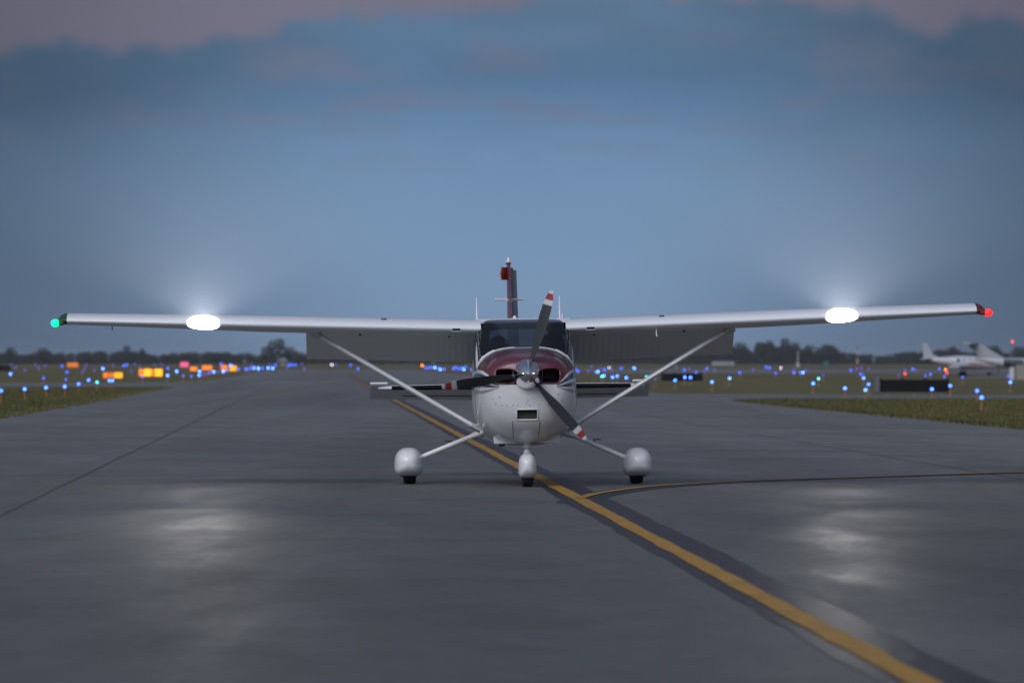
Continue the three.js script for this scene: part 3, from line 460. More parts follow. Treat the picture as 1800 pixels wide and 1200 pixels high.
    const elev = part('elevator', surf(40, 120, (u, v) => { const x = lerp(0.12, 1.79, v), a = u * 2 * Math.PI, q = (1 - Math.cos(a)) / 2, c = lerp(0.50, 0.40, v), th = 0.036 * (1.9 * Math.sqrt(q) - 1.9 * q) + 0.005, bead = 0.0025 * Math.abs(Math.sin(x * Math.PI / 0.08)) * ss(0.15, 0.3, q) * ss(1, 0.9, q); return rot(x, (Math.sin(a) > 0 ? 1 : -1) * (th + bead), q * c); }, { closed: true }), whitePaint, plane);
    part('elevator_horn', surf(32, 12, (u, v) => { const x = lerp(1.57, 1.79, v), a = u * 2 * Math.PI, q = (1 - Math.cos(a)) / 2; return rot(x, Math.sin(a) * 0.028 * (1.25 - q * 0.5), -0.20 + 0.26 * q); }, { closed: true }), whitePaint, elev);
    part('trim_tab_gap', tube([rot(0.2, -0.030, 0.27), rot(1.38, -0.026, 0.235)], 0.005, 6), dark, elev); }
}
// roof centre between the wings, antennas
part('roof_panel', surf(30, 30, (u, v) => { const x = lerp(-0.56, 0.56, u), z = lerp(0.36, -1.1, v); return [x, 1.966 - 0.01 * Math.abs(x) - 0.055 * ss(0.1, 0.36, z), z]; }), whitePaint, plane);
for (const s of [-1, 1]) part('whip_antenna', [bar([s * 0.495 - 0.03, 1.95, -0.5], [s * 0.495 - 0.03, 2.225, -0.58], 0.011, 0.0055, 10), new THREE.SphereGeometry(0.02, 10, 8).scale(1, 0.6, 1.6).translate(s * 0.495 - 0.03, 1.965, -0.5)], phys([0.75, 0.75, 0.75], 0.5), plane);
part('blade_antenna', [bar([0.51, 1.955, -0.9], [0.51, 2.02, -0.95], 0.009, 0.006)], whitePaint, plane);
part('roof_beacon', [new THREE.CylinderGeometry(0.022, 0.03, 0.02, 16).translate(-0.06, 1.975, -1.0), new THREE.SphereGeometry(0.02, 14, 10).translate(-0.06, 1.985, -1.0)], phys([0.7, 0.7, 0.7], 0.3), plane);
// fin and rudder
{
  const fle = (y) => lerp(-4.25, -5.42, (y - 1.3) / 1.42), fth = (y) => lerp(0.078, 0.052, (y - 1.3) / 1.42);
  const fin = part('fin', [surf(48, 40, (u, v) => { const y = lerp(1.22, 2.70, v), a = u * 2 * Math.PI, q = (1 - Math.cos(a)) / 2, le = fle(y), te = -5.62 - 0.16 * (y - 1.3) / 1.42; return [Math.sin(a) * fth(y) * 0.62 * (1.35 * Math.pow(q + 0.004, 0.35) * (1 - q * 0.55)), y, lerp(le, te, q)]; }, { closed: true }),
    surf(40, 8, (u, v) => { const a = u * 2 * Math.PI, q = (1 - Math.cos(a)) / 2, k = Math.sqrt(Math.max(0, 1 - v * v)); return [Math.sin(a) * 0.035 * k, 2.70 + 0.03 * v, lerp(-5.42, -5.78, q)]; }, { closed: true })], phys([0.21, 0.012, 0.035], 0.35, { clearcoat: 0.8, clearcoatRoughness: 0.08 }), plane);
  const dr = -17 * Math.PI / 180, rot = (X, y, Zq) => { const hz = -5.64 - 0.16 * (y - 1.3) / 1.42; return [X * Math.cos(dr) + Zq * Math.sin(dr), y, hz + Zq * Math.cos(dr) - X * Math.sin(dr)]; };
  const rud = part('rudder', surf(36, 40, (u, v) => { const y = lerp(1.25, 2.63, v), a = u * 2 * Math.PI, q = (1 - Math.cos(a)) / 2, c = lerp(0.52, 0.40, v); return rot(Math.sin(a) * (0.034 * (1 - q) + 0.006), y, -q * c); }, { closed: true }), redPaint, plane);
  part('rudder_horn', surf(32, 10, (u, v) => { const y = lerp(2.50, 2.66, v), a = u * 2 * Math.PI, q = (1 - Math.cos(a)) / 2, k = 1 - 0.12 * Math.abs(v - 0.5) * 2; return rot(Math.sin(a) * 0.036 * k, y, 0.36 * k - 0.6 * q * k); }, { closed: true }), phys([0.36, 0.07, 0.035], 0.4), rud);
  part('beacon', [new THREE.CylinderGeometry(0.022, 0.03, 0.03, 16).translate(0, 2.742, -5.55), new THREE.SphereGeometry(0.022, 14, 10).translate(0, 2.762, -5.55)], phys([0.75, 0.75, 0.78], 0.25), fin);
  part('antenna', [bar([-0.19, 2.245, -5.40], [0.19, 2.245, -5.40], 0.014, 0.014, 12), box(0.09, 0.05, 0.06, 0, 2.235, -5.36, 0.015)], phys([0.6, 0.6, 0.58], 0.5), fin);
}
// nose gear
{
  const z = 1.34, leg = part('nose_gear_leg', [bar([0, 0.60, z], [0, 0.455, z], 0.042, 0.042, 16), bar([0, 0.47, z], [0, 0.30, z], 0.024, 0.024, 16), new THREE.CylinderGeometry(0.052, 0.052, 0.02, 20).translate(0, 0.465, z), box(0.03, 0.07, 0.06, 0, 0.42, z - 0.06, 0.008)], phys([0.62, 0.62, 0.62], 0.3, { clearcoat: 0.5 }), plane);
  part('strut_boot', [new THREE.CylinderGeometry(0.036, 0.046, 0.06, 18).translate(0, 0.40, z)], whitePaint, leg);
  const tail = table([-0.52, -0.3, -0.1, 0.06], [0.01, 0.08, 0.143, 0.153]), bow = (q) => (q < 0.06 ? tail(q) : 0.153 * Math.pow(Math.max(0, 1 - Math.pow((q - 0.06) / 0.25, 2.5)), 1 / 2.2)), H = bow, Wd = (q) => bow(q) * 0.69;
  const fair = part('wheel_fairing', surf(44, 50, (u, v) => { const zz = lerp(-0.52, 0.31, Math.sin(v * Math.PI / 2)), a = u * 2 * Math.PI, c = Math.cos(a), q = Math.sin(a), n = q > 0 ? 2.6 : 3.8, y = H(zz) * Math.sign(q) * Math.pow(Math.abs(q), 2 / n); return [Wd(zz) * Math.sign(c) * Math.pow(Math.abs(c), 2 / n) * (1 - 0.5 * (y / 0.15) * 0.12), 0.245 + y * (q > 0 ? 1 : 0.95), z + zz]; }, { closed: true, flip: true }), whitePaint, plane);
  for (const s of [-1, 1]) part('fairing_bolt', new THREE.SphereGeometry(0.014, 10, 8).translate(s * 0.065, 0.378, z + 0.08), dark, fair);
  const prof = [[0.06, 0], [0.12, -0.055], [0.15, -0.066], [0.168, -0.048], [0.171, -0.02], [0.171, 0.02], [0.168, 0.048], [0.15, 0.066], [0.12, 0.055], [0.06, 0]].map((p) => new THREE.Vector2(p[0], p[1]));
  const wheel = part('wheel', new THREE.LatheGeometry(prof, 36).rotateZ(Math.PI / 2).translate(0, 0.170, z), blackRubber, plane);
  part('hub', new THREE.CylinderGeometry(0.065, 0.065, 0.08, 20).rotateZ(Math.PI / 2).translate(0, 0.170, z), steel, wheel);
  for (const s of [-1, 1]) part('tow_lug', bar([s * 0.09, 0.17, z], [s * 0.115, 0.17, z], 0.012), steel, wheel);
}

// ---------------------------------------------------------------- two persons in the front seats
function bones(list, res, ctr, half, k = 0.03) {             // smooth union of tapered capsules -> mesh
  const mc = new MarchingCubes(res, dark, false, false, 200000), f = mc.field, n = res, a = new THREE.Vector3(), b = new THREE.Vector3(), p = new THREE.Vector3();
  for (let iz = 0; iz < n; iz++) for (let iy = 0; iy < n; iy++) for (let ix = 0; ix < n; ix++) {
    const P = [ix, iy, iz].map((v, i) => ctr[i] + (v / (n / 2) - 1) * half); let d = 9;
    for (const [A, B, r0, r1, sx = 1] of list) {
      const ab = [0, 1, 2].map((i) => B[i] - A[i]), ap = [0, 1, 2].map((i) => P[i] - A[i]), l2 = ab[0] ** 2 + ab[1] ** 2 + ab[2] ** 2 || 1e-9, t = clamp((ap[0] * ab[0] + ap[1] * ab[1] + ap[2] * ab[2]) / l2);
      const q = [0, 1, 2].map((i) => ap[i] - ab[i] * t), dd = Math.hypot(q[0] / sx, q[1], q[2]) - lerp(r0, r1, t);
      const h = clamp(0.5 + 0.5 * (d - dd) / k); d = lerp(d, dd, h) - k * h * (1 - h);
    }
    f[ix + iy * n + iz * n * n] = -d;
  }
  mc.isolation = 0; mc.update();
  const c = mc.count, g = new THREE.BufferGeometry(), pos = new Float32Array(c * 3), nor = new Float32Array(c * 3);
  for (let i = 0; i < c; i++) for (let j = 0; j < 3; j++) { pos[i * 3 + j] = ctr[j] + mc.positionArray[i * 3 + j] * half; nor[i * 3 + j] = mc.normalArray[i * 3 + j]; }
  g.setAttribute('position', new THREE.BufferAttribute(pos, 3)); g.setAttribute('normal', new THREE.BufferAttribute(nor, 3)); return g;
}
const skinMat = std([0.34, 0.20, 0.14], 0.6);
function pilot(x, lean, shirt, hair, label) {
  const t = base('person', [0, 0, 0]); t.position.copy(plane.position); t.rotation.copy(plane.rotation);
  const headY = 1.625, hz = -0.28 + lean;
  const body = [[[x, 1.03, -0.36], [x, 1.16, -0.38], 0.125, 0.13, 1.25], [[x, 1.16, -0.38], [x, 1.36, -0.37], 0.125, 0.115, 1.45], [[x - 0.16, 1.405, -0.36], [x + 0.16, 1.405, -0.36], 0.062, 0.062], [[x, 1.40, -0.36], [x, 1.53, hz - 0.03], 0.062, 0.052],
    ...[-1, 1].flatMap((s) => [[[x + s * 0.18, 1.39, -0.35], [x + s * 0.22, 1.16, -0.22], 0.056, 0.044], [[x + s * 0.22, 1.16, -0.22], [x + s * 0.10, 1.20, 0.06], 0.042, 0.03], [[x + s * 0.10, 1.20, 0.06], [x + s * 0.09, 1.215, 0.14], 0.034, 0.03],
      ...[0, 1, 2, 3].map((k) => [[x + s * 0.09, 1.185 + k * 0.022, 0.15], [x + s * 0.065, 1.182 + k * 0.022, 0.20 - 0.006 * Math.abs(k - 2)], 0.010, 0.008]), [[x + s * 0.08, 1.235, 0.11], [x + s * 0.055, 1.26, 0.155], 0.011, 0.009],
      [[x + s * 0.09, 1.03, -0.34], [x + s * 0.13, 1.02, 0.10], 0.088, 0.062], [[x + s * 0.13, 1.02, 0.10], [x + s * 0.12, 0.66, 0.30], 0.056, 0.040], [[x + s * 0.12, 0.655, 0.30], [x + s * 0.12, 0.64, 0.46], 0.042, 0.034]])];
  part('body', bones(body, 84, [x, 1.08, 0.02], 0.66, 0.03), std(shirt, 0.85), t);
  const h = [[[x, headY + 0.02, hz], [x, headY + 0.035, hz - 0.025], 0.086, 0.090, 0.88], [[x, headY - 0.05, hz + 0.03], [x, headY - 0.085, hz + 0.045], 0.052, 0.034], [[x, headY + 0.005, hz + 0.085], [x, headY - 0.03, hz + 0.105], 0.010, 0.015], [[x - 0.02, headY - 0.063, hz + 0.083], [x + 0.02, headY - 0.063, hz + 0.083], 0.009, 0.009], [[x - 0.083, headY + 0.01, hz - 0.01], [x - 0.085, headY - 0.025, hz], 0.014, 0.010], [[x + 0.083, headY + 0.01, hz - 0.01], [x + 0.085, headY - 0.025, hz], 0.014, 0.010], [[x, headY - 0.06, hz - 0.02], [x, headY - 0.16, hz - 0.04], 0.056, 0.054]];
  const head = part('head', bones(h, 72, [x, headY - 0.01, hz], 0.19, 0.022), skinMat, t);
  part('hair', bones([[[x, headY + 0.05, hz - 0.03], [x, headY + 0.03, hz - 0.045], 0.088, 0.088, 0.92], [[x - 0.075, headY + 0.03, hz - 0.03], [x - 0.07, headY - 0.03, hz - 0.04], 0.02, 0.015], [[x + 0.075, headY + 0.03, hz - 0.03], [x + 0.07, headY - 0.03, hz - 0.04], 0.02, 0.015]], 56, [x, headY + 0.02, hz - 0.04], 0.16, 0.02), std(hair, 0.9), head);
  for (const s of [-1, 1]) part('eye', new THREE.SphereGeometry(0.011, 10, 8).translate(x + s * 0.031, headY + 0.008, hz + 0.077), std([0.08, 0.07, 0.06], 0.2), head);
  const hs = [new THREE.TorusGeometry(0.112, 0.008, 8, 24, Math.PI).translate(x, headY + 0.015, hz - 0.01)]; for (const s of [-1, 1]) hs.push(new THREE.CylinderGeometry(0.035, 0.035, 0.03, 18).rotateZ(Math.PI / 2).translate(x + s * 0.10, headY - 0.005, hz - 0.005)); hs.push(tube([[x + 0.10, headY - 0.02, hz], [x + 0.075, headY - 0.065, hz + 0.08], [x + 0.02, headY - 0.068, hz + 0.105]], 0.004, 6));
  part('headset', hs, dark, t);
  tag(t, label, 'person');
}
pilot(-0.28, 0.0, [0.10, 0.10, 0.12], [0.03, 0.02, 0.015], 'person in a dark grey top sitting behind the left half of the windshield');
pilot(0.27, 0.02, [0.20, 0.11, 0.07], [0.04, 0.03, 0.02], 'person in a brown top sitting behind the right half of the windshield');

// ---------------------------------------------------------------- taxiway lights
const stakeMat = std([0.42, 0.17, 0.035], 0.7), globeGeo = new THREE.SphereGeometry(1, 12, 8).scale(1, 1.15, 1), stakeGeo = new THREE.CylinderGeometry(0.026, 0.028, 1, 10).translate(0, 0.5, 0), collarGeo = merge([new THREE.CylinderGeometry(0.06, 0.045, 0.05, 12), new THREE.CylinderGeometry(0.065, 0.065, 0.012, 12).translate(0, 0.03, 0)]), footGeo = new THREE.CylinderGeometry(0.12, 0.14, 0.03, 14).translate(0, 0.0, 0);
const lampMats = new Map();
function lampMat(c, k) { k = Math.pow(1.45, Math.round(Math.log(k) / Math.log(1.45))); const id = c + '|' + k; if (!lampMats.has(id)) lampMats.set(id, emis(c, k)); return lampMats.get(id); }
const BLUE = [0.035, 0.13, 1.0], CYAN = [0.10, 0.85, 0.95], REDL = [1.0, 0.05, 0.06], AMBER = [1.0, 0.26, 0.02], WHITEL = [0.9, 0.8, 1.0], VIOLET = [0.17, 0.10, 0.9];
function edgeLight(px, py, cls, label, group) {
  let d = Math.min(1900, 10400 / (py - 634)), y = EYE - (py - 634) * d / 1e4, r = Math.max(0.056, 0.062 * d / 560);
  const t = base('taxiway_light', [(px - 900) / 1e4 * d, -0.02, Zd(d)]); y += 0.02;
  const c = { w: BLUE, n: BLUE, d: VIOLET, c: CYAN, r: REDL, o: AMBER, p: WHITEL }[cls], want = { w: 7.0, n: 1.0, d: 0.24, c: 1.6, r: 1.3, o: 1.5, p: 0.8 }[cls];
  const gpx = r * 2 / d * 1e4, blur = 29.6 / 4 * (1 - 67 / d), k = want * Math.max(1, (blur * blur + gpx * gpx) / (gpx * gpx) * 0.62);
  const g = part('lamp', globeGeo, lampMat(c, k), t); g.position.y = y; g.scale.setScalar(r);
  const st = part('stake', stakeGeo, stakeMat, t); st.scale.y = y - r * 0.9; const s = r / 0.056; st.scale.x = st.scale.z = Math.min(1.5, s);
  if (d < 420) { const q = part('collar', collarGeo, stakeMat, t); q.position.y = y - r * 0.95 - 0.02; part('base', footGeo, std([0.2, 0.2, 0.2], 0.8), t).position.y = 0.02; }
  return tag(t, label, 'taxiway light', group);
}
// the nearer lights, each told apart by where it stands
[[1, 687, 'w', 'white-blue taxiway light cut by the left edge of the picture'], [42.5, 684, 'w', 'bright blue-white light on orange stake, lowest at the far left'], [80, 681.5, 'w', 'second lowest bright blue light at the far left'], [113, 679.5, 'w', 'bright blue light below two dimmer blue ones under the green wing tip'], [137.5, 675, 'w', 'bright blue light left of the cyan light on the left grass'], [155, 668, 'w', 'bright blue light directly above left of the cyan light on the left grass'], [170, 672, 'c', 'cyan light left of the first orange sign on the left grass'],
  [191.5, 669, 'w', 'left light of the touching pair under the first orange sign'], [197, 669, 'w', 'right light of the touching pair under the first orange sign'], [17.5, 657, 'w', 'pale blue light high at the left edge, above the grass'], [76, 664.5, 'n', 'deep blue light left of the stacked pair under the green wing tip'], [115, 667, 'n', 'lower deep blue light of the stacked pair under the green wing tip'], [117, 654, 'n', 'upper deep blue light of the stacked pair under the green wing tip'], [180, 647.5, 'w', 'blue light just above the first orange sign'],
  [250, 662, 'n', 'blue light in front of the left end of the bright yellow sign'], [294, 660, 'w', 'blue light right of the bright yellow sign, lower of two'], [294.5, 647, 'n', 'blue light right of the bright yellow sign, upper of two'], [310, 652.5, 'w', 'white-blue light between the yellow sign and the row of small orange signs'], [321.5, 660.5, 'n', 'blue light left of the lowest light below the left landing light'], [336, 661, 'n', 'lowest blue light below the left landing light'], [349.5, 659.5, 'w', 'first light of the dense blue row below the left landing light'], [350.5, 652.5, 'w', 'white light standing above the start of the dense blue row'],
  [1430, 674, 'w', 'pale light on a stake below left of the right landing light'], [1439.5, 665.5, 'c', 'cyan light directly below left of the right landing light'], [1486, 682.5, 'w', 'bright light on an orange stake right below the right landing light'], [1522, 685.5, 'w', 'bright light on an orange stake left of the long dark sign'], [1527.5, 675.5, 'w', 'pale light on a thin stake at the left end of the long dark sign'], [1519, 664.5, 'w', 'blue light just above the left end of the long dark sign'], [1639, 684, 'w', 'light on an orange stake in front of the long dark sign'], [1671, 678, 'w', 'light at the right end of the long dark sign'], [1718.5, 687, 'w', 'bright white light, upper of the pair at far right grass'], [1726.5, 699, 'w', 'bright light on an orange stake, lowest of all at the right'], [1777, 672, 'w', 'blue light at the right edge of the grass below the white cabinet'], [1773, 660.5, 'n', 'dimmer blue light above the one below the white cabinet'],
  [1137, 662.5, 'c', 'cyan light behind the right elevator tip'], [1058, 661.5, 'c', 'cyan light above the right tailplane root'], [1187, 668.5, 'w', 'leftmost of three bright lights before the small dark sign'], [1204, 663, 'w', 'middle of three bright lights before the small dark sign'], [1214, 663.5, 'w', 'rightmost of three bright lights before the small dark sign'], [1252, 671.5, 'w', 'bright low light right of the small dark sign'], [1283, 665, 'w', 'bright light on the grass below the right flap end'], [1591.5, 656.5, 'r', 'single red light above the long dark sign'], [1663, 649.5, 'o', 'orange light below the tail of the parked low wing airplane'], [1665, 655, 'r', 'red light touching the orange light below the parked low wing airplane'], [742, 642, 'o', 'small orange light under the left flap beside the fuselage']]
  .forEach(([x, y, c, l]) => edgeLight(x, y, c, l));
const rows = [
  ['small light scattered over the far left grass', 'lights scattered over the far left grass', [[108, 643, 'n'], [165, 650, 'd'], [148, 648, 'd'], [151, 641, 'd'], [144, 654, 'd'], [217, 642.5, 'n'], [222, 641, 'n'], [67, 647, 'd'], [79, 643, 'd'], [62, 641, 'd'], [26, 646, 'd'], [43, 650, 'd'], [230, 652, 'd'], [198, 641.5, 'd'], [135, 640.5, 'd'], [236, 640, 'd'], [245, 645, 'd'], [271, 641, 'd'], [283, 640.5, 'd'], [18, 641, 'd']]],
  ['small light in the dense row below the left landing light', 'lights in the dense row below the left landing light', [[355, 658, 'd'], [359, 657.3, 'd'], [363, 656.5, 'd'], [367, 655.5, 'n'], [371, 654.5, 'd'], [375, 653.5, 'w'], [380, 653.5, 'd'], [384, 653, 'd'], [392, 652.5, 'w'], [398, 651.5, 'n'], [388, 639, 'n'], [405, 642, 'w'], [419, 648.5, 'n'], [431, 648, 'n'], [434, 649, 'n'], [438, 645, 'd'], [441, 647.5, 'n'], [446, 646.5, 'w'], [451, 647.5, 'n']]],
  ['far small light between left landing light and left flap end', 'far lights left of the flap end', [[454, 647.2, 'w'], [447, 646.9, 'n'], [461, 647, 'n'], [471, 646.7, 'w'], [479, 647.5, 'w'], [484, 641, 'n'], [475, 640, 'd'], [442, 640, 'd'], [508, 641, 'n'], [513, 640.5, 'n'], [519, 641, 'n'], [531, 640, 'd'], [534.5, 648, 'd'], [505, 645, 'd']]],
  ['far small light seen below the left flap', 'far lights below the left flap', [[583, 641, 'p'], [591, 640, 'd'], [616, 641.5, 'n'], [629, 648, 'n'], [748, 646, 'n'], [753, 646.5, 'n'], [758, 645.5, 'n'], [764, 646, 'w'], [770, 647, 'n'], [774, 649, 'w'], [781, 648.5, 'n'], [797, 647.5, 'n'], [801, 646, 'n'], [806, 648, 'n'], [811, 646.5, 'n'], [815, 649, 'w'], [818, 645, 'n'], [829, 650, 'n']]],
  ['far small light below the right flap beside the fuselage', 'far lights below the right flap', [[1013, 650, 'n'], [1017, 653, 'n'], [1034, 652, 'd'], [1040, 644, 'd'], [1048, 654, 'n'], [1051, 653, 'w'], [1063, 649.5, 'n'], [1056, 647, 'd'], [1071, 646, 'p'], [1076, 649.5, 'd'], [1092, 647, 'n'], [1077, 663, 'w'], [1085, 661, 'w'], [1101, 664, 'w'], [1115, 647, 'w'], [1062, 660.5, 'w'], [1152, 666, 'd']]],
  ['far small light between the small dark sign and right landing light', 'far lights left of the right landing light', [[1189, 645.5, 'd'], [1203, 650, 'n'], [1211, 647.5, 'd'], [1224, 654, 'n'], [1238, 652, 'd'], [1243, 647.5, 'n'], [1256, 650.5, 'd'], [1301, 654.5, 'n'], [1325, 649.5, 'd'], [1347, 645, 'n'], [1353, 646, 'n'], [1364, 656, 'n'], [1373, 646.5, 'p'], [1396, 655, 'n'], [1396, 649.5, 'd'], [1408, 655, 'n'], [1412, 654.5, 'w'], [1418, 650, 'd'], [1447.5, 660, 'd']]],
  ['far small light scattered around the long dark sign', 'far lights right of the right landing light', [[1496, 650, 'n'], [1507, 648, 'd'], [1515, 646, 'd'], [1528, 648, 'd'], [1513.5, 657.5, 'n'], [1518, 658, 'd'], [1580.5, 659.5, 'd'], [1592, 650, 'd'], [1605, 648.5, 'n'], [1610, 650.5, 'd'], [1627.5, 660, 'n'], [1636.5, 658, 'n'], [1652, 648, 'n'], [1661, 662, 'n'], [1693, 663, 'n']]],
];
const kindOf = { w: 'brighter white-blue', n: 'plain blue', d: 'dim violet-blue', p: 'pale whitish' };
for (const [l, g, list] of rows) for (const [x, y, c] of list) edgeLight(x, y, c, `${kindOf[c]} ${l}`, `${kindOf[c]} ${g}`);

// ---------------------------------------------------------------- airfield signs
const signFrame = std([0.05, 0.05, 0.055], 0.6), legMat = std([0.25, 0.25, 0.26], 0.6);
function sign(x0, x1, y0, y1, d, panels, label, group) {     // lit guidance sign: housing, panels side by side, legs
  const s = d / 1e4, W = (x1 - x0) * s, top = EYE - (y0 - 634) * s, bot = Math.max(0.15, EYE - (y1 - 634) * s), H = top - bot, t = base('guidance_sign', [((x0 + x1) / 2 - 900) * s, -0.02, Zd(d)]);
  part('housing', box(W, H, 0.25, 0, bot + H / 2 + 0.02, -0.13, 0.04), signFrame, t);
  let x = -W / 2 + 0.04; const sum = panels.reduce((a, p) => a + p[0], 0);
  for (const [w, c, k] of panels) { const q = (W - 0.08) * w / sum; part('lit_panel', box(q - 0.05, H - 0.09, 0.02, x + q / 2, bot + H / 2 + 0.02, 0.004), emis(c, k), t); x += q; }
  for (const q of [-0.35, 0.35]) part('leg', box(0.06, bot + 0.04, 0.06, q * W, bot / 2 + 0.01, -0.13), legMat, t);
  return tag(t, label, 'airfield sign', group);
}
const YEL = [1.0, 0.42, 0.015], ORA = [1.0, 0.24, 0.03], PNK = [1.0, 0.12, 0.30];
sign(179, 216, 653.5, 669, 418, [[0.8, ORA, 0.6], [0.8, ORA, 0.42], [1.3, YEL, 1.1]], 'lit orange sign with brighter right end, nearest the left edge');
sign(242, 286, 647.5, 664.5, 470, [[0.6, ORA, 0.9], [1, YEL, 1.5], [0.35, ORA, 0.6], [1, YEL, 1.5]], 'brightest yellow lit sign on the left grass');
sign(117, 137, 637, 645.5, 1150, [[1, ORA, 0.35], [1, ORA, 0.4]], 'faint far orange sign high on the left grass');
sign(333, 347, 644, 654, 720, [[1, ORA, 0.95]], 'leftmost of four small orange signs below the left landing light');
sign(354, 373, 641.5, 651.5, 780, [[1, ORA, 0.9], [1, ORA, 0.8]], 'second from left of four small orange signs below the left landing light');
sign(387, 400, 641, 651, 800, [[1, ORA, 0.8]], 'third from left of four small orange signs below the left landing light');
sign(402, 416, 642, 654, 715, [[1, YEL, 0.95]], 'rightmost of four small orange signs below the left landing light');
sign(316, 331, 636, 645.5, 1180, [[1, PNK, 0.75]], 'pink-red lit sign left of the small orange signs');
function rearSign(x0, x1, y0, y1, d, cap, label) {           // the same kind of sign seen from behind
  const s = d / 1e4, W = (x1 - x0) * s, top = EYE - (y0 - 634) * s, H = top - 0.1, t = base('guidance_sign', [((x0 + x1) / 2 - 900) * s, -0.02, Zd(d)], 0.02);
  const back = std([0.004, 0.004, 0.0045], 1);
  const n = 3; for (let k = 0; k < n; k++) part('back_panel', box(W / n - 0.02, H, 0.28, -W / 2 + (k + 0.5) * W / n, 0.12 + H / 2, 0, 0.03), back, t);
  for (let k = 0; k <= n; k++) part('rib', box(0.07, H + 0.07, 0.34, lerp(-W / 2, W / 2, k / n) + (k ? -0.02 : 0.02), 0.12 + H / 2 + 0.03, 0), std([0.005, 0.005, 0.006], 1), t);
  for (const q of [-0.4, 0, 0.4]) part('leg', box(0.07, 0.14, 0.1, q * W, 0.06, 0), legMat, t);
  if (cap) { part('end_cap', box(0.2, H + 0.16, 0.42, -W / 2 - 0.11, 0.12 + (H + 0.16) / 2 - 0.03, 0.05, 0.03), std([0.12, 0.13, 0.15], 0.6), t); }
  return tag(t, label, 'airfield sign');
}
rearSign(1547, 1668, 667, 692, 248, true, 'long dark sign seen from behind on the right grass');
rearSign(1163, 1235, 656, 671, 385, false, 'small dark sign seen from behind on the grass left of the right flap end');
rearSign(-6, 17, 642, 652, 760, false, 'dark sign cut by the left edge of the picture');

// ---------------------------------------------------------------- parked airplanes, masts, small buildings at the right
function small(name, label, px, d, turn, build) { const t = base(name, [(px - 900) / 1e4 * d, -0.01, Zd(d)], turn); build(t); return tag(t, label, 'airplane'); }
function fuse(list, n = 28, exp = 2.2) { const zsq = list.map((r) => r[0]), Y = table(zsq, list.map((r) => r[1])), Hh = table(zsq, list.map((r) => r[2])), W = table(zsq, list.map((r) => r[3])); return (color) => surf(n, 70, (u, v) => { const x = lerp(zsq[0], zsq[zsq.length - 1], v), a = u * 2 * Math.PI, c = Math.cos(a), s = Math.sin(a); return [x, Y(x) + Hh(x) * Math.sign(s) * Math.pow(Math.abs(s), 2 / exp), W(x) * Math.sign(c) * Math.pow(Math.abs(c), 2 / exp)]; }, { closed: true, color }); }
function slab(pts, thick, axis) { const s = new THREE.Shape(pts.map((p) => new THREE.Vector2(...p))), g = new THREE.ExtrudeGeometry(s, { depth: thick, bevelEnabled: true, bevelSize: thick * 0.4, bevelThickness: thick * 0.35, bevelSegments: 3, curveSegments: 8 }); g.translate(0, 0, -thick / 2); if (axis === 'flat') g.rotateX(Math.PI / 2); return g; }
const parkedPaint = phys([1, 1, 1], 0.4, { vertexColors: true, clearcoat: 0.5 }), pWhite = phys([0.38, 0.40, 0.43], 0.4, { clearcoat: 0.5 });
small('parked_airplane', 'white parked low wing airplane with red stripe and upright tail', 1684, 540, -0.18, (t) => { // x forward (right)
  const g = fuse([[-3.2, 1.62, 0.05, 0.03], [-2.7, 1.56, 0.20, 0.12], [-1.2, 1.42, 0.44, 0.38], [0, 1.34, 0.62, 0.58], [1.2, 1.32, 0.64, 0.62], [2.1, 1.26, 0.56, 0.58], [2.6, 1.16, 0.42, 0.52], [3.3, 1.08, 0.34, 0.42], [3.75, 1.04, 0.2, 0.24], [3.85, 1.03, 0.04, 0.05]]);
  const body = part('fuselage', g((x, y) => { const s = y - (1.06 + 0.10 * Math.max(0, -x)); return s > 0 && s < 0.10 ? [0.35, 0.05, 0.05] : y < 0.80 ? [0.03, 0.04, 0.09] : [0.40, 0.42, 0.45]; }), parkedPaint, t);
  for (const x of [0.15, 0.68, 1.2]) part('window', box(0.34, 0.26, 0.05, x, 1.50, 0.56, 0.02), phys([0.03, 0.035, 0.04], 0.1), t);
  part('windshield', box(0.30, 0.30, 0.9, 2.08, 1.54, 0, 0.08), phys([0.03, 0.035, 0.04], 0.1), t);
  part('fin', slab([[-3.35, 3.05], [-2.88, 3.05], [-2.35, 2.05], [-1.6, 1.72], [-3.15, 1.55]], 0.10), pWhite, t);
  part('horizontal_stabilizer', slab([[-3.25, -1.9], [-2.75, -1.9], [-2.45, 0], [-2.75, 1.9], [-3.25, 1.9]], 0.08, 'flat').translate(0, 1.66, 0), pWhite, t);
  for (const s of [-1, 1]) part('wing', slab([[-0.4, 0], [1.5, 0], [0.75, s * 5.6], [-0.15, s * 5.6]], 0.16, 'flat').translate(0, 0.90, s * 0.3), phys([0.35, 0.37, 0.42], 0.4), t);
  part('propeller', [bar([3.9, 0.2, 0], [3.9, 1.9, 0], 0.05, 0.05), new THREE.ConeGeometry(0.16, 0.35, 20).rotateZ(-Math.PI / 2).translate(4.0, 1.04, 0)], darkMetal, t);
  for (const [x, z] of [[3.0, 0], [0.5, 1.5], [0.5, -1.5]]) { const w = part('wheel', new THREE.CylinderGeometry(0.22, 0.22, 0.16, 24).rotateX(Math.PI / 2).translate(x, 0.23, z), blackRubber, t); part('leg', bar([x, 0.25, z], [x, 0.95, z * 0.95], 0.05, 0.06), pWhite, t); }
});
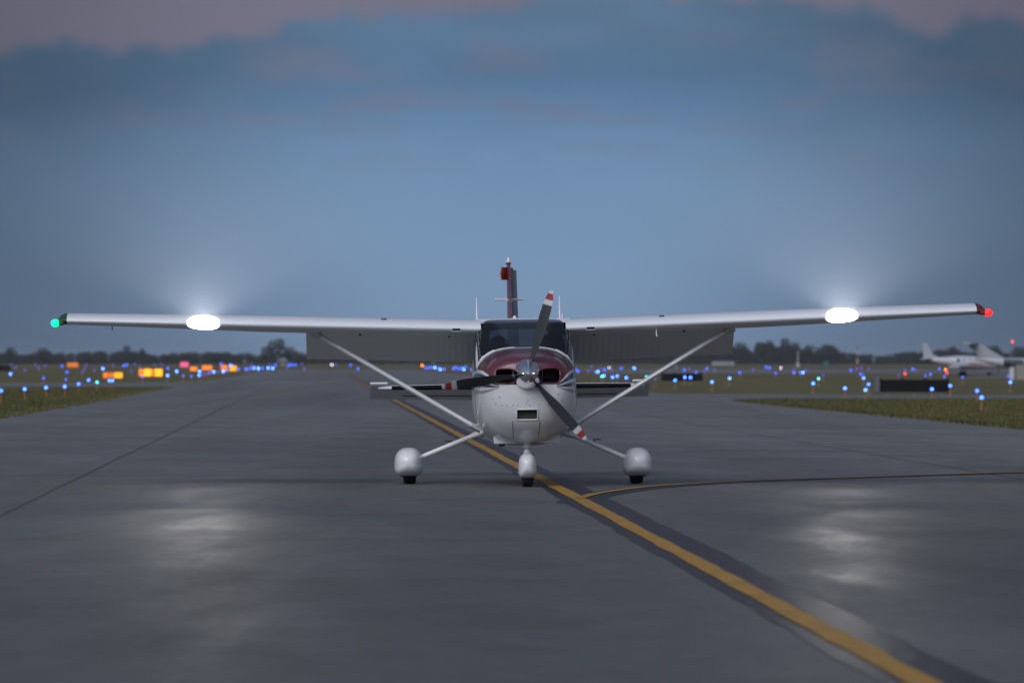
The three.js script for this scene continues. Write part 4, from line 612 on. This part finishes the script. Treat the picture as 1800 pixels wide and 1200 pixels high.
small('parked_airplane', 'white parked T-tail airplane with slanted fin, nose hidden beyond the right edge', 1790, 470, -0.10, (t) => {
  const g = fuse([[-3.6, 1.62, 0.04, 0.03], [-2.6, 1.52, 0.22, 0.2], [-1.2, 1.30, 0.40, 0.4], [0.5, 1.16, 0.54, 0.55], [2.2, 1.12, 0.56, 0.56], [3.6, 1.0, 0.42, 0.42], [4.6, 0.9, 0.08, 0.08]]);
  part('fuselage', g((x, y) => { const s = y - 1.02; return s > 0 && s < 0.07 ? [0.05, 0.06, 0.12] : [0.38, 0.40, 0.43]; }), parkedPaint, t);
  part('fin', slab([[-4.1, 2.82], [-3.15, 2.82], [-1.0, 1.62], [-2.9, 1.52], [-3.5, 2.2]], 0.14), pWhite, t);
  part('horizontal_stabilizer', slab([[-4.4, -1.6], [-3.9, -1.6], [-3.2, 0], [-3.9, 1.6], [-4.4, 1.6]], 0.09, 'flat').translate(0, 2.88, 0), pWhite, t);
  for (const s of [-1, 1]) { part('wing', slab([[0.2, 0], [1.8, 0], [1.2, s * 5.2], [0.4, s * 5.2]], 0.15, 'flat').translate(0, 0.80, s * 0.3), pWhite, t); part('engine', new THREE.CylinderGeometry(0.26, 0.22, 1.5, 24).rotateZ(Math.PI / 2).translate(-0.4, 1.34, s * 0.72), phys([0.05, 0.055, 0.06], 0.5), t); }
  for (const x of [-0.1, 0.5, 1.1, 1.7]) part('window', box(0.28, 0.24, 0.05, x + 0.5, 1.36, 0.51, 0.02), phys([0.03, 0.035, 0.04], 0.1), t);
  for (const [x, z] of [[3.3, 0], [0.6, 1.3], [0.6, -1.3]]) { part('wheel', new THREE.CylinderGeometry(0.22, 0.22, 0.16, 24).rotateX(Math.PI / 2).translate(x, 0.23, z), blackRubber, t); part('leg', bar([x, 0.25, z], [x, 0.9, z], 0.05, 0.06), pWhite, t); }
});
{ const at = (px, d) => [(px - 900) / 1e4 * d, -0.02, Zd(d)];
  let t = base('utility_cabinet', at(1779.5, 430)); part('housing', box(0.34, 0.92, 0.3, 0, 0.50, 0, 0.02), std([0.55, 0.56, 0.58], 0.6), t); part('door', box(0.29, 0.82, 0.02, 0, 0.50, 0.155, 0.008), std([0.6, 0.61, 0.63], 0.5), t); part('roof', box(0.38, 0.04, 0.36, 0, 0.98, 0, 0.01), std([0.5, 0.5, 0.52], 0.6), t); tag(t, 'narrow white cabinet left of the beige shelter at the right edge', 'cabinet');
  t = base('equipment_shelter', at(1812, 436)); part('wall', box(2.2, 1.16, 1.6, 0, 0.6, 0, 0.02), std([0.30, 0.28, 0.24], 0.85), t); const rf = part('roof', box(2.34, 0.07, 1.74, 0, 1.215, 0, 0.02), std([0.22, 0.22, 0.22], 0.8), t); part('door', box(0.62, 0.98, 0.03, 0.5, 0.55, 0.81, 0.01), std([0.24, 0.23, 0.21], 0.7), t); tag(t, 'beige flat roofed shelter cut by the right edge of the picture', 'shelter');
  t = base('obstruction_light', at(1780.5, 445)); const y = EYE + (634 - 600) / 1e4 * 445; part('mast', bar([0, 0, 0], [0, y - 0.08, 0], 0.035, 0.025), std([0.3, 0.3, 0.32], 0.5, 0.5), t); part('base', box(0.3, 0.06, 0.3, 0, 0.03, 0, 0.01), legMat, t); part('lamp', new THREE.SphereGeometry(0.085, 14, 10).scale(1, 1.2, 1).translate(0, y, 0), emis([1, 0.06, 0.09], 2.4), t); tag(t, 'thin mast with a red lamp on top at the right edge', 'warning light');
  t = base('marker_mast', at(1508, 1250)); for (let k = 0; k < 5; k++) part('mast_section', bar([0, k * 0.95, 0], [0, k * 0.95 + 0.95, 0], 0.16 - k * 0.012, 0.15 - k * 0.012), std(k % 2 ? [0.6, 0.6, 0.6] : [0.4, 0.05, 0.05], 0.6), t); tag(t, 'red and white banded mast right of the right landing light', 'mast');
  t = base('marker_mast', at(1403, 1250)); part('mast_section', bar([0, 0, 0], [0, 3.6, 0], 0.14, 0.1), std([0.5, 0.5, 0.52], 0.6), t); part('equipment_box', box(0.7, 0.8, 0.5, 0, 0.5, 0, 0.04), std([0.6, 0.5, 0.48], 0.6), t); tag(t, 'pale mast with a box at its foot left of the right landing light', 'mast');
  t = base('storage_shed', at(1271, 1900)); part('wall', box(7.4, 1.15, 5, 0, 0.57, 0), std([0.34, 0.35, 0.37], 0.7), t); part('roof', box(7.8, 0.16, 5.4, 0, 1.25, 0), std([0.35, 0.36, 0.38], 0.7), t); part('door', box(2.2, 0.9, 0.1, 1.4, 0.46, 2.52), std([0.3, 0.31, 0.33], 0.7), t); tag(t, 'low white shed beyond the field below the right flap end', 'shed');
  t = base('utility_cabinet', at(1453, 1250)); part('housing', box(1.1, 1.3, 0.7, 0, 0.75, 0, 0.04), std([0.02, 0.16, 0.15], 0.6), t); part('roof', box(1.2, 0.08, 0.8, 0, 1.44, 0, 0.02), std([0.02, 0.12, 0.11], 0.6), t); tag(t, 'teal cabinet on the field below left of the right landing light', 'cabinet');
  t = base('storage_shed', at(498, 1700)); part('wall', box(1.6, 1.3, 1.6, 0, 0.65, 0), std([0.40, 0.40, 0.36], 0.7), t); part('roof', slab([[-0.95, 0], [0.95, 0], [0, 0.4]], 1.8).translate(0, 1.3, 0), std([0.25, 0.25, 0.25], 0.7), t); part('door', box(0.6, 1.0, 0.05, 0.2, 0.5, 0.82), std([0.25, 0.25, 0.24], 0.7), t); tag(t, 'tiny pale hut at the foot of the tall pair of trees', 'hut'); }

renderer.render(scene, camera);
